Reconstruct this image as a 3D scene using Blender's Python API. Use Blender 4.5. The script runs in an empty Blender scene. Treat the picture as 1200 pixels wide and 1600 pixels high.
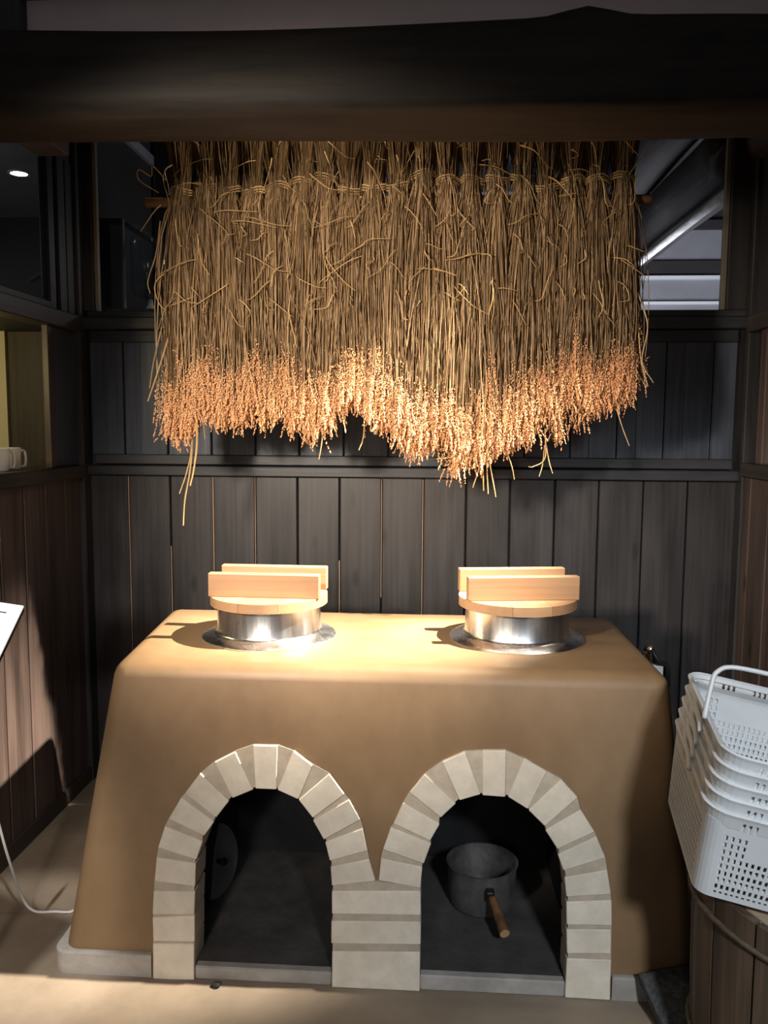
import bpy, bmesh, math, random
import numpy as np
from mathutils import Vector, Matrix

S = bpy.context.scene
C = S.collection
random.seed(7)
RNG = np.random.default_rng(11)

# ------------------------------------------------------------------ camera
cam = bpy.data.cameras.new('camera')
camo = bpy.data.objects.new('camera', cam)
C.objects.link(camo)
YAW, PITCH, ROLL = math.radians(3.64), math.radians(5.86), math.radians(-0.37)
cy, sy, cp, sp = math.cos(YAW), math.sin(YAW), math.cos(PITCH), math.sin(PITCH)
fwd = Vector((-sy * cp, cy * cp, -sp))
rgt = Vector((cy, sy, 0))
dwn = fwd.cross(rgt)
cr, sr = math.cos(ROLL), math.sin(ROLL)
r2 = rgt * cr + dwn * sr
d2 = dwn * cr - rgt * sr
mw = Matrix(((r2.x, -d2.x, -fwd.x, 0), (r2.y, -d2.y, -fwd.y, 0), (r2.z, -d2.z, -fwd.z, 1.5), (0, 0, 0, 1)))
camo.matrix_world = mw
cam.sensor_fit = 'VERTICAL'
cam.sensor_height = 36.0
cam.sensor_width = 27.0
cam.lens = 36.0 * 1290.0 / 1600.0
cam.clip_start = 0.05
S.camera = camo

# ------------------------------------------------------------------ view, world, lights
S.view_settings.view_transform = 'Standard'
S.view_settings.look = 'None'
S.view_settings.gamma = 1.0
S.view_settings.use_curve_mapping = False
S.view_settings.exposure = 0.0
W = bpy.data.worlds.new('room_air')
S.world = W
W.use_nodes = True
W.node_tree.nodes['Background'].inputs[0].default_value = (0.92, 0.93, 1.0, 1)
W.node_tree.nodes['Background'].inputs[1].default_value = 0.065


def lamp(name, kind, loc, target, power, col, **kw):
    l = bpy.data.lights.new(name, kind)
    l.energy = power
    l.color = col
    for k, v in kw.items():
        setattr(l, k, v)
    o = bpy.data.objects.new(name, l)
    C.objects.link(o)
    o.location = loc
    if target is not None:
        o.rotation_euler = (Vector(target) - Vector(loc)).to_track_quat('-Z', 'Y').to_euler()
    return o


# ceiling spot above the right pot, hidden behind the log beam
KEY = (0.94, 2.38, 2.70)
lamp('stove_spotlight', 'SPOT', KEY, (-0.36, 2.66, 0.86), 2700, (1.0, 0.90, 0.75),
     spot_size=math.radians(39), spot_blend=1.0, shadow_soft_size=0.024)
# second small ceiling spot above the straw tops
lamp('straw_spotlight', 'SPOT', (-0.35, 2.50, 2.96), (-0.25, 2.72, 2.1), 26, (1.0, 0.84, 0.62),
     spot_size=math.radians(130), spot_blend=1.0, shadow_soft_size=0.05)
# room lamp in front on the left, aimed at the ears of the straw
lamp('room_lamp_left', 'SPOT', (-0.98, 0.50, 1.92), (-0.15, 2.70, 1.36), 450, (1.0, 0.87, 0.72),
     spot_size=math.radians(60), spot_blend=1.0, shadow_soft_size=0.08)
# fill added far behind the camera to brighten the upper straw
lamp('room_fill_middle', 'SPOT', (-0.3, -2.2, 2.1), (-0.3, 2.6, 1.0), 48, (1.0, 0.93, 0.86),
     spot_size=math.radians(50), spot_blend=1.0, shadow_soft_size=0.25)
# fill added behind the camera on the left, brightening the left wall and floor
lamp('left_floor_fill', 'SPOT', (-0.75, -1.6, 2.0), (-1.15, 2.5, 0.25), 270, (1.0, 0.93, 0.88),
     spot_size=math.radians(36), spot_blend=0.9, shadow_soft_size=0.15)
# cool white fill for the baskets, added on the right behind the camera
lamp('basket_cool_fill', 'SPOT', (0.9, -1.1, 2.4), (0.88, 1.9, 0.6), 340, (0.86, 0.93, 1.0),
     spot_size=math.radians(44), spot_blend=0.9, shadow_soft_size=0.15)
# unseen narrow spot added to whiten the reading panel
lamp('panel_fill_spot', 'SPOT', (-0.75, 1.1, 2.6), (-1.04, 1.74, 1.0), 190, (1.0, 0.97, 0.92),
     spot_size=math.radians(17), spot_blend=0.5, shadow_soft_size=0.04)
# room behind the glazed back wall
lamp('back_room_lamp', 'AREA', (1.35, 4.5, 1.5), (1.5, 6.0, 3.0), 45, (0.86, 0.88, 1.0), size=0.8)
# small unseen fill added in the back room to show the jar and board
lamp('back_left_fill', 'POINT', (-0.47, 4.2, 2.30), None, 3.5, (0.95, 0.95, 1.0), shadow_soft_size=0.04)
# room beyond the hatch on the left
lamp('left_upper_fill', 'POINT', (-2.95, 3.7, 2.40), None, 3.0, (1.0, 0.95, 0.9), shadow_soft_size=0.03)  # unseen fill added for the upper left room, apart from its downlight
lamp('left_room_lamp', 'POINT', (-1.90, 2.50, 1.74), None, 8.0, (1.0, 0.85, 0.42), shadow_soft_size=0.06)


# ------------------------------------------------------------------ materials
def mat(name, base, rough=0.6, metal=0.0, var=0.25, scale=(6, 6, 6), bump=0.2, bscale=None, col2=None,
        detail=6, obj_rand=0.12, spec=0.5, coord='Object', rough_var=0.0, bdist=0.004):
    m = bpy.data.materials.new(name)
    m.use_nodes = True
    nt = m.node_tree
    N, Lk = nt.nodes, nt.links
    b = N['Principled BSDF']
    b.inputs['Roughness'].default_value = rough
    b.inputs['Metallic'].default_value = metal
    b.inputs['Specular IOR Level'].default_value = spec
    tc = N.new('ShaderNodeTexCoord')
    oi = N.new('ShaderNodeObjectInfo')
    off = N.new('ShaderNodeVectorMath'); off.operation = 'SCALE'
    off.inputs[0].default_value = (37.0, 53.0, 71.0)
    Lk.new(oi.outputs['Random'], off.inputs['Scale'])
    add = N.new('ShaderNodeVectorMath'); add.operation = 'ADD'
    Lk.new(tc.outputs[coord], add.inputs[0]); Lk.new(off.outputs[0], add.inputs[1])
    mp = N.new('ShaderNodeMapping'); mp.inputs['Scale'].default_value = scale
    Lk.new(add.outputs[0], mp.inputs[0])
    n = N.new('ShaderNodeTexNoise'); n.inputs['Scale'].default_value = 1.0
    n.inputs['Detail'].default_value = detail; n.inputs['Roughness'].default_value = 0.62
    Lk.new(mp.outputs[0], n.inputs['Vector'])
    r = N.new('ShaderNodeValToRGB')
    c2 = col2 if col2 else tuple(c * (1 + var) for c in base)
    c1 = base if col2 else tuple(c * (1 - var) for c in base)
    r.color_ramp.elements[0].position = 0.32; r.color_ramp.elements[1].position = 0.68
    r.color_ramp.elements[0].color = (*c1, 1); r.color_ramp.elements[1].color = (*c2, 1)
    Lk.new(n.outputs['Fac'], r.inputs[0])
    hv = N.new('ShaderNodeHueSaturation')
    mr = N.new('ShaderNodeMapRange')
    mr.inputs['To Min'].default_value = 1 - obj_rand; mr.inputs['To Max'].default_value = 1 + obj_rand
    Lk.new(oi.outputs['Random'], mr.inputs[0]); Lk.new(mr.outputs[0], hv.inputs['Value'])
    Lk.new(r.outputs[0], hv.inputs['Color'])
    Lk.new(hv.outputs[0], b.inputs['Base Color'])
    if rough_var:
        mrr = N.new('ShaderNodeMapRange')
        mrr.inputs['To Min'].default_value = rough - rough_var; mrr.inputs['To Max'].default_value = rough + rough_var
        Lk.new(n.outputs['Fac'], mrr.inputs[0]); Lk.new(mrr.outputs[0], b.inputs['Roughness'])
    if bump:
        n2 = n
        if bscale:
            mp2 = N.new('ShaderNodeMapping'); mp2.inputs['Scale'].default_value = bscale
            Lk.new(add.outputs[0], mp2.inputs[0])
            n2 = N.new('ShaderNodeTexNoise'); n2.inputs['Scale'].default_value = 1.0
            n2.inputs['Detail'].default_value = 5
            Lk.new(mp2.outputs[0], n2.inputs['Vector'])
        bp = N.new('ShaderNodeBump'); bp.inputs['Strength'].default_value = bump
        bp.inputs['Distance'].default_value = bdist
        Lk.new(n2.outputs['Fac'], bp.inputs['Height']); Lk.new(bp.outputs[0], b.inputs['Normal'])
    m['_ramp'] = r.name
    return m


def emit(name, col, s):
    m = bpy.data.materials.new(name); m.use_nodes = True
    b = m.node_tree.nodes['Principled BSDF']
    b.inputs['Base Color'].default_value = (*col, 1)
    b.inputs['Emission Color'].default_value = (*col, 1)
    b.inputs['Emission Strength'].default_value = s
    return m


def pane_mat(name, refl=1.0):
    m = bpy.data.materials.new(name); m.use_nodes = True
    nt = m.node_tree; N, Lk = nt.nodes, nt.links
    N.remove(N['Principled BSDF'])
    out = N['Material Output']
    t = N.new('ShaderNodeBsdfTransparent'); t.inputs[0].default_value = (0.93, 0.95, 0.95, 1)
    g = N.new('ShaderNodeBsdfGlossy'); g.inputs['Roughness'].default_value = 0.01
    fr = N.new('ShaderNodeFresnel'); fr.inputs['IOR'].default_value = 1.45
    gm = N.new('ShaderNodeNewGeometry'); mi = N.new('ShaderNodeMapRange')
    mi.inputs['To Min'].default_value = 1.45; mi.inputs['To Max'].default_value = 1 / 1.45
    Lk.new(gm.outputs['Backfacing'], mi.inputs[0]); Lk.new(mi.outputs[0], fr.inputs['IOR'])
    mx = N.new('ShaderNodeMixShader')
    Lk.new(fr.outputs[0], mx.inputs[0]); Lk.new(t.outputs[0], mx.inputs[1]); Lk.new(g.outputs[0], mx.inputs[2])
    Lk.new(mx.outputs[0], out.inputs['Surface'])
    return m


def wood_mat(name, c1, c2, along='z', rough=0.45, knots=True, obj_rand=0.2, bump=0.25, fine=60, coarse=1.6, knot_col=(0.01, 0.008, 0.007), spec=0.5):
    """dark or light sawn wood: stretched grain along one axis with broad tonal patches and knots"""
    m = bpy.data.materials.new(name); m.use_nodes = True
    nt = m.node_tree; N, Lk = nt.nodes, nt.links
    b = N['Principled BSDF']; b.inputs['Roughness'].default_value = rough
    b.inputs['Specular IOR Level'].default_value = spec
    tc = N.new('ShaderNodeTexCoord'); oi = N.new('ShaderNodeObjectInfo')
    off = N.new('ShaderNodeVectorMath'); off.operation = 'SCALE'; off.inputs[0].default_value = (37.0, 53.0, 71.0)
    Lk.new(oi.outputs['Random'], off.inputs['Scale'])
    add = N.new('ShaderNodeVectorMath'); add.operation = 'ADD'
    Lk.new(tc.outputs['Object'], add.inputs[0]); Lk.new(off.outputs[0], add.inputs[1])

    def noise(sc, detail=5, dist=0.0):
        mp = N.new('ShaderNodeMapping'); mp.inputs['Scale'].default_value = sc
        Lk.new(add.outputs[0], mp.inputs[0])
        n = N.new('ShaderNodeTexNoise'); n.inputs['Scale'].default_value = 1.0
        n.inputs['Detail'].default_value = detail; n.inputs['Distortion'].default_value = dist
        Lk.new(mp.outputs[0], n.inputs['Vector'])
        return n
    ax = 'xyz'.index(along)
    s1 = [fine] * 3; s1[ax] = coarse * 1.2
    s2 = [7.0] * 3; s2[ax] = coarse
    g = noise(s1, 4, 0.3); p = noise(s2, 3, 0.6)
    mix = N.new('ShaderNodeMath'); mix.operation = 'MULTIPLY_ADD'
    mix.inputs[1].default_value = 0.45
    sc2 = N.new('ShaderNodeMath'); sc2.operation = 'MULTIPLY'; sc2.inputs[1].default_value = 0.55
    Lk.new(p.outputs['Fac'], sc2.inputs[0]); Lk.new(g.outputs['Fac'], mix.inputs[0]); Lk.new(sc2.outputs[0], mix.inputs[2])
    r = N.new('ShaderNodeValToRGB')
    r.color_ramp.elements[0].position = 0.36; r.color_ramp.elements[1].position = 0.66
    r.color_ramp.elements[0].color = (*c1, 1); r.color_ramp.elements[1].color = (*c2, 1)
    Lk.new(mix.outputs[0], r.inputs[0])
    col = r.outputs[0]
    if knots:
        s3 = [9.0] * 3; s3[ax] = 3.2
        mp = N.new('ShaderNodeMapping'); mp.inputs['Scale'].default_value = s3
        Lk.new(add.outputs[0], mp.inputs[0])
        v = N.new('ShaderNodeTexVoronoi'); v.inputs['Scale'].default_value = 1.0
        Lk.new(mp.outputs[0], v.inputs['Vector'])
        kr = N.new('ShaderNodeValToRGB')
        kr.color_ramp.elements[0].position = 0.06; kr.color_ramp.elements[0].color = (1, 1, 1, 1)
        kr.color_ramp.elements[1].position = 0.16; kr.color_ramp.elements[1].color = (0, 0, 0, 1)
        Lk.new(v.outputs['Distance'], kr.inputs[0])
        mx = N.new('ShaderNodeMixRGB'); mx.inputs[2].default_value = (*knot_col, 1)
        km = N.new('ShaderNodeMath'); km.operation = 'MULTIPLY'; km.inputs[1].default_value = 0.75
        Lk.new(kr.outputs[0], km.inputs[0]); Lk.new(km.outputs[0], mx.inputs[0]); Lk.new(col, mx.inputs[1])
        col = mx.outputs[0]
    hv = N.new('ShaderNodeHueSaturation'); mr = N.new('ShaderNodeMapRange')
    mr.inputs['To Min'].default_value = 1 - obj_rand; mr.inputs['To Max'].default_value = 1 + obj_rand
    Lk.new(oi.outputs['Random'], mr.inputs[0]); Lk.new(mr.outputs[0], hv.inputs['Value'])
    Lk.new(col, hv.inputs['Color']); Lk.new(hv.outputs[0], b.inputs['Base Color'])
    rr = N.new('ShaderNodeMapRange'); rr.inputs['To Min'].default_value = rough - 0.12; rr.inputs['To Max'].default_value = rough + 0.15
    Lk.new(p.outputs['Fac'], rr.inputs[0]); Lk.new(rr.outputs[0], b.inputs['Roughness'])
    bp = N.new('ShaderNodeBump'); bp.inputs['Strength'].default_value = bump; bp.inputs['Distance'].default_value = 0.003
    Lk.new(g.outputs['Fac'], bp.inputs['Height']); Lk.new(bp.outputs[0], b.inputs['Normal'])
    return m


def attr_mat(name, rough=0.55, trans=0.0):
    """colour from the mesh's own 'tint' attribute (each stalk or grain has its own natural tone)"""
    m = bpy.data.materials.new(name); m.use_nodes = True
    nt = m.node_tree; N, Lk = nt.nodes, nt.links
    b = N['Principled BSDF']; b.inputs['Roughness'].default_value = rough
    b.inputs['Specular IOR Level'].default_value = 0.2
    a = N.new('ShaderNodeAttribute'); a.attribute_name = 'tint'
    Lk.new(a.outputs['Color'], b.inputs['Base Color'])
    return m


M = {}
M['plank_z'] = wood_mat('stained_plank_wood', (0.014, 0.0125, 0.0128), (0.048, 0.042, 0.042), 'z', 0.42)
M['plank_blue'] = wood_mat('blue_black_board_wood', (0.028, 0.034, 0.048), (0.072, 0.086, 0.118), 'z', 0.40, knots=False, obj_rand=0.15)  # blue-black stain, with the boards' cool sheen also put into the colour
M['rail_x'] = wood_mat('stained_rail_wood', (0.015, 0.0155, 0.0185), (0.040, 0.041, 0.047), 'x', 0.45, knots=False, obj_rand=0.1)
M['rail_y'] = wood_mat('stained_side_rail_wood', (0.024, 0.019, 0.017), (0.060, 0.048, 0.042), 'y', 0.45, knots=False, obj_rand=0.1)
M['niche'] = wood_mat('dark_niche_wood', (0.030, 0.020, 0.012), (0.070, 0.048, 0.030), 'z', 0.6, knots=False)
M['bead'] = wood_mat('olive_lit_bead_wood', (0.16, 0.14, 0.11), (0.26, 0.23, 0.18), 'z', 0.5, knots=False)
M['tan'] = wood_mat('tan_seam_highlight', (0.26, 0.17, 0.11), (0.42, 0.29, 0.19), 'z', 0.6, knots=False)  # light caught along the plank joints, put into a pale tan colour
M['header'] = wood_mat('planed_header_wood', (0.12, 0.085, 0.065), (0.22, 0.16, 0.125), 'y', 0.5, knots=False)
M['brown_z'] = wood_mat('brown_plank_wood', (0.045, 0.031, 0.026), (0.125, 0.086, 0.072), 'z', 0.42)
M['post'] = wood_mat('dark_post_wood', (0.014, 0.013, 0.013), (0.038, 0.034, 0.033), 'z', 0.45, knots=False, obj_rand=0.1)
M['beam'] = wood_mat('dark_log_wood', (0.010, 0.0085, 0.0075), (0.034, 0.026, 0.020), 'x', 0.65, knots=True, obj_rand=0.0, bump=0.6, fine=38, coarse=3.0, spec=0.25)
M['log_y'] = wood_mat('weathered_log_wood', (0.012, 0.010, 0.010), (0.045, 0.039, 0.037), 'y', 0.7, knots=False, bump=0.8, fine=40, coarse=2.5)
M['clay'] = mat('ochre_clay_plaster', (0.160, 0.094, 0.045), 0.50, 0, 0, (3.2, 3.2, 2.2), 0.3, (9, 9, 9), col2=(0.235, 0.148, 0.076), obj_rand=0, spec=0.45, rough_var=0.1)
M['brick'] = mat('cream_fire_brick', (0.57, 0.50, 0.40), 0.85, 0, 0, (16, 16, 16), 0.22, (120, 120, 120), col2=(0.69, 0.62, 0.51), obj_rand=0.07, spec=0.2)
M['mortar'] = mat('beige_mortar', (0.42, 0.355, 0.275), 0.9, 0, 0.12, (25, 25, 25), 0.3, (110, 110, 110), obj_rand=0, spec=0.2)
M['concrete'] = mat('grey_plinth_concrete', (0.27, 0.245, 0.215), 0.85, 0, 0, (9, 9, 9), 0.4, (70, 70, 70), col2=(0.40, 0.375, 0.345), obj_rand=0.05, spec=0.25)
M['soot'] = mat('soot_black_lining', (0.012, 0.012, 0.013), 0.8, 0, 0.4, (8, 8, 8), 0.6, (40, 40, 40), obj_rand=0, spec=0.3)
M['ash'] = mat('sooty_oven_floor', (0.065, 0.060, 0.057), 0.85, 0, 0.3, (10, 10, 10), 0.4, (60, 60, 60), obj_rand=0, spec=0.2)
M['floor'] = mat('beige_earthen_floor', (0.215, 0.168, 0.122), 0.62, 0, 0, (3.0, 3.0, 3.0), 0.35, (35, 35, 35), col2=(0.315, 0.25, 0.185), detail=9, obj_rand=0, spec=0.35)
M['plaster'] = mat('pale_wall_plaster', (0.60, 0.49, 0.48), 0.9, 0, 0.06, (5, 5, 5), 0.15, (60, 60, 60), obj_rand=0, spec=0.2)
M['cream'] = mat('cream_wall_plaster', (0.72, 0.62, 0.40), 0.9, 0, 0.06, (5, 5, 5), 0.1, obj_rand=0, spec=0.2)
M['grey'] = mat('grey_ceiling_board', (0.30, 0.29, 0.31), 0.6, 0, 0.12, (3, 3, 3), 0.1, obj_rand=0.1)
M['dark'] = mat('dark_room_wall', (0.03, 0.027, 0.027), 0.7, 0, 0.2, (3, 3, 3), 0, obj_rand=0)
M['alu'] = mat('brushed_aluminium', (0.86, 0.86, 0.86), 0.26, 1.0, 0, (26, 26, 1.2), 0.10, (60, 60, 2), col2=(0.95, 0.95, 0.95), obj_rand=0, rough_var=0.12)
M['lid'] = wood_mat('pale_cypress_wood', (0.28, 0.158, 0.080), (0.37, 0.22, 0.118), 'x', 0.5, knots=False, obj_rand=0.06, bump=0.1, fine=70, coarse=2.0)
M['pole'] = wood_mat('pole_wood', (0.36, 0.18, 0.075), (0.52, 0.28, 0.12), 'x', 0.5, knots=False, bump=0.1)
M['basket'] = mat('white_basket_plastic', (0.66, 0.68, 0.69), 0.35, 0, 0.05, (6, 6, 6), 0, obj_rand=0.04)
M['barrel'] = wood_mat('weathered_barrel_wood', (0.045, 0.030, 0.020), (0.16, 0.105, 0.068), 'z', 0.6, knots=False, obj_rand=0.25, bump=0.5)
M['hoop'] = mat('twisted_bamboo_hoop', (0.085, 0.062, 0.045), 0.6, 0, 0.3, (60, 60, 60), 0.4, obj_rand=0)
M['barrel_lid'] = wood_mat('barrel_lid_wood', (0.32, 0.24, 0.16), (0.46, 0.36, 0.25), 'x', 0.6, knots=False)
M['pan'] = mat('blackened_pan_metal', (0.06, 0.055, 0.052), 0.5, 0.4, 0, (14, 14, 14), 0.3, (60, 60, 60), col2=(0.15, 0.14, 0.135), obj_rand=0, rough_var=0.1)
M['pan_in'] = mat('worn_pan_inside', (0.17, 0.165, 0.165), 0.5, 0.5, 0.3, (20, 20, 20), 0.2, obj_rand=0)
M['handle'] = wood_mat('scorched_handle_wood', (0.10, 0.045, 0.018), (0.24, 0.12, 0.05), 'y', 0.55, knots=False)
M['handle_end'] = mat('handle_end_grain', (0.46, 0.27, 0.13), 0.7, 0, 0.1, (40, 40, 40), 0.1)
M['granite'] = mat('dark_granite', (0.022, 0.023, 0.025), 0.8, 0, 0, (90, 90, 90), 0.7, (60, 60, 60), col2=(0.085, 0.085, 0.088), obj_rand=0)
M['granite_edge'] = M['concrete']
M['card'] = mat('white_card', (0.86, 0.87, 0.87), 0.5, 0, 0.01, (5, 5, 5), 0, obj_rand=0)
M['ink'] = mat('black_print', (0.02, 0.02, 0.02), 0.6, 0, 0.1, (5, 5, 5), 0, obj_rand=0)
M['blackmetal'] = mat('black_metal', (0.02, 0.02, 0.02), 0.4, 0.6, 0.1, (5, 5, 5), 0, obj_rand=0)
M['cord'] = mat('white_cord_plastic', (0.62, 0.60, 0.58), 0.5, 0, 0.05, (9, 9, 9), 0, obj_rand=0)
M['rubber'] = mat('black_rubber', (0.012, 0.012, 0.012), 0.5, 0, 0.1, (5, 5, 5), 0, obj_rand=0)
M['brass'] = mat('pale_brass', (0.85, 0.66, 0.52), 0.25, 1.0, 0.05, (5, 5, 5), 0, obj_rand=0)
M['whiteplastic'] = mat('white_socket_plastic', (0.8, 0.78, 0.75), 0.4, 0, 0.02, (5, 5, 5), 0, obj_rand=0)
M['mug'] = mat('white_glazed_ceramic', (0.78, 0.76, 0.70), 0.2, 0, 0.02, (5, 5, 5), 0, obj_rand=0)
M['plate'] = mat('dull_grey_metal', (0.18, 0.185, 0.19), 0.45, 0.5, 0.25, (9, 9, 9), 0.1, obj_rand=0)
M['pane'] = pane_mat('window_glass')
M['jar'] = pane_mat('jar_glass')
M['pale_edge'] = mat('lit_log_edge', (0.40, 0.38, 0.38), 0.8, 0, 0, (20, 8, 20), 0.8, (50, 20, 50), col2=(0.75, 0.72, 0.72), obj_rand=0)  # log edge catching light; its brightness is put into this colour
M['bulb'] = emit('downlight_glow', (1.0, 0.95, 0.86), 40)
M['straw'] = attr_mat('rice_straw', 0.5)
M['grain'] = attr_mat('rice_grain_husk', 0.55)
M['strip'] = mat('pale_straw_leaf', (0.42, 0.27, 0.12), 0.5, 0, 0.2, (20, 20, 20), 0, obj_rand=0.3)


# floor: a dark damp streak beside the stove, part of the floor's own staining
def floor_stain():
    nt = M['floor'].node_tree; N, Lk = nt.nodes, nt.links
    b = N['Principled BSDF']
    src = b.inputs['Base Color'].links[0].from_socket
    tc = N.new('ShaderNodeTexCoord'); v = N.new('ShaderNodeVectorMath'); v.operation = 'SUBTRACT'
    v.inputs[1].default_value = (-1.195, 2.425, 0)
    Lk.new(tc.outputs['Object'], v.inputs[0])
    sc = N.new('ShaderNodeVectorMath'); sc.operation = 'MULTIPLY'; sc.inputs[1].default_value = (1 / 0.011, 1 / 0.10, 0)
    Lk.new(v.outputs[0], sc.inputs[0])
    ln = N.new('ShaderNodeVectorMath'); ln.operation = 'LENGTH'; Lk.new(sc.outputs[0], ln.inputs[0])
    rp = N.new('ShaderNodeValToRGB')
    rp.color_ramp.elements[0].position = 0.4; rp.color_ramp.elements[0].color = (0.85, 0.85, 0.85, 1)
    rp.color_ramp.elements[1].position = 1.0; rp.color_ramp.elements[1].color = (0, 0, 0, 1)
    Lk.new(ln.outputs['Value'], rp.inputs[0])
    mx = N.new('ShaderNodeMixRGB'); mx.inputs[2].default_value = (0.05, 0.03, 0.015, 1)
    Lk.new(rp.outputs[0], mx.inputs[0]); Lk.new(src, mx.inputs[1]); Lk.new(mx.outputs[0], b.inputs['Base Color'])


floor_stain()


# ------------------------------------------------------------------ object helpers
def link(name, me, m=None, parent=None, loc=(0, 0, 0), rot=(0, 0, 0), smooth=False):
    o = bpy.data.objects.new(name, me)
    C.objects.link(o)
    o.location = loc
    o.rotation_euler = rot
    if m is not None and not me.materials:
        me.materials.append(m)
    if parent is not None:
        o.parent = parent
    if smooth:
        me.polygons.foreach_set('use_smooth', [True] * len(me.polygons))
    return o


def from_bm(name, bm, m, parent=None, loc=(0, 0, 0), rot=(0, 0, 0), smooth=False):
    bmesh.ops.recalc_face_normals(bm, faces=bm.faces)
    me = bpy.data.meshes.new(name)
    bm.to_mesh(me); bm.free()
    return link(name, me, m, parent, loc, rot, smooth)


def box_bm(size, bevel=0.0, seg=1):
    bm = bmesh.new()
    bmesh.ops.create_cube(bm, size=1.0)
    bmesh.ops.scale(bm, vec=size, verts=bm.verts)
    if bevel:
        bmesh.ops.bevel(bm, geom=list(bm.edges), offset=bevel, segments=seg, profile=0.5, affect='EDGES')
    return bm


def box(name, lo, hi, m, parent=None, bevel=0.0, seg=1, off=(0, 0, 0)):
    """box from corner to corner in world metres (off = the parent's location)"""
    lo, hi = Vector(lo), Vector(hi)
    return from_bm(name, box_bm(hi - lo, bevel, seg), m, parent, (lo + hi) / 2 - Vector(off))


def empty(name, loc, label=None, cat=None, group=None, kind=None, rot=(0, 0, 0)):
    o = bpy.data.objects.new(name, None)
    C.objects.link(o); o.location = loc; o.rotation_euler = rot
    o.empty_display_size = 0.1
    tag(o, label, cat, group, kind)
    return o


def tag(o, label=None, cat=None, group=None, kind=None):
    if label: o['label'] = label
    if cat: o['category'] = cat
    if group: o['group'] = group
    if kind: o['kind'] = kind
    return o


def tube_arrays(P, R, n=6, cap=True):
    """P (k,3) path, R radius (k) -> verts, faces"""
    P = np.asarray(P, float); k = len(P)
    R = np.full(k, R, float) if np.isscalar(R) else np.asarray(R, float)
    T = np.gradient(P, axis=0); T /= np.linalg.norm(T, axis=1)[:, None] + 1e-9
    up = np.array([0.3, 0.2, 1.0]) if abs(T[0][2]) < 0.8 else np.array([1.0, 0.2, 0.1])
    A = np.cross(T, up); A /= np.linalg.norm(A, axis=1)[:, None] + 1e-9
    B = np.cross(T, A)
    th = np.arange(n) * 2 * np.pi / n
    V = (P[:, None, :] + R[:, None, None] * (np.cos(th)[None, :, None] * A[:, None, :] + np.sin(th)[None, :, None] * B[:, None, :])).reshape(-1, 3)
    F = []
    for i in range(k - 1):
        for j in range(n):
            a = i * n + j; b = i * n + (j + 1) % n
            F.append((a, b, b + n, a + n))
    if cap:
        F.append(tuple(range(n - 1, -1, -1))); F.append(tuple(range((k - 1) * n, k * n)))
    return V.tolist(), F


def tube(name, P, R, m, parent=None, n=8, loc=(0, 0, 0), smooth=True):
    V, F = tube_arrays(P, R, n)
    me = bpy.data.meshes.new(name); me.from_pydata(V, [], F)
    return link(name, me, m, parent, loc, smooth=smooth)


def lathe(name, prof, m, parent=None, n=48, loc=(0, 0, 0), rot=(0, 0, 0), smooth=True, cap=True):
    V, F = [], []
    th = [2 * math.pi * j / n for j in range(n)]
    for r, z in prof:
        for t in th: V.append((r * math.cos(t), r * math.sin(t), z))
    k = len(prof)
    for i in range(k - 1):
        for j in range(n):
            a = i * n + j; b = i * n + (j + 1) % n
            F.append((a, b, b + n, a + n))
    if cap and prof[0][0] > 1e-4: F.append(tuple(range(n - 1, -1, -1)))
    if cap and prof[-1][0] > 1e-4: F.append(tuple(range((k - 1) * n, k * n)))
    me = bpy.data.meshes.new(name); me.from_pydata(V, [], F)
    bm = bmesh.new(); bm.from_mesh(me); bmesh.ops.remove_doubles(bm, verts=bm.verts, dist=1e-5)
    bmesh.ops.recalc_face_normals(bm, faces=bm.faces)
    for e in bm.edges:
        if len(e.link_faces) == 2 and e.calc_face_angle() > math.radians(40): e.smooth = False
    bm.to_mesh(me); bm.free()
    return link(name, me, m, parent, loc, rot, smooth)


def smooth_path(pts, n=40):
    """Catmull-Rom through pts"""
    P = np.array(pts, float)
    P = np.vstack([2 * P[0] - P[1], P, 2 * P[-1] - P[-2]])
    out = []
    seg = len(P) - 3
    for i in range(seg):
        for t in np.linspace(0, 1, max(2, n // seg), endpoint=(i == seg - 1)):
            a, b, c, d = P[i:i + 4]
            out.append(0.5 * ((2 * b) + (-a + c) * t + (2 * a - 5 * b + 4 * c - d) * t * t + (-a + 3 * b - 3 * c + d) * t ** 3))
    return np.array(out)


def prism_bm(poly, y0, y1, tilt=0.0, bevel=0.0, jitter=0.0):
    """polygon of (x, z) pushed from depth y0 to y1; tilt leans the whole piece back with height"""
    bm = bmesh.new()
    fr = [bm.verts.new((x + random.uniform(-jitter, jitter), y0 + tilt * z + random.uniform(-jitter, jitter), z + random.uniform(-jitter, jitter))) for x, z in poly]
    bk = [bm.verts.new((x, y1 + tilt * z, z)) for x, z in poly]
    bm.faces.new(fr); bm.faces.new(list(reversed(bk)))
    k = len(poly)
    for i in range(k):
        bm.faces.new((fr[i], bk[i], bk[(i + 1) % k], fr[(i + 1) % k]))
    bmesh.ops.recalc_face_normals(bm, faces=bm.faces)
    if bevel:
        bmesh.ops.bevel(bm, geom=list(bm.edges), offset=bevel, segments=1, profile=0.5, affect='EDGES')
    return bm


def centred(bm):
    c = Vector((0, 0, 0))
    for v in bm.verts: c += v.co
    c /= len(bm.verts)
    bmesh.ops.translate(bm, vec=-c, verts=bm.verts)
    return c


# ------------------------------------------------------------------ the room
XL, XR, YB = -1.455, 1.195, 3.36
fl = box('floor', (-4.0, -3.0, -0.1), (3.2, 3.5, 0.0), M['floor']); tag(fl, kind='structure')
# keep the floor's texture in world metres
for v in fl.data.vertices: v.co += fl.location
fl.location = (0, 0, 0)
ce = box('ceiling', (-1.7, 1.9, 3.0), (1.5, 3.5, 3.06), M['dark']); tag(ce, kind='structure')

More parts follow.
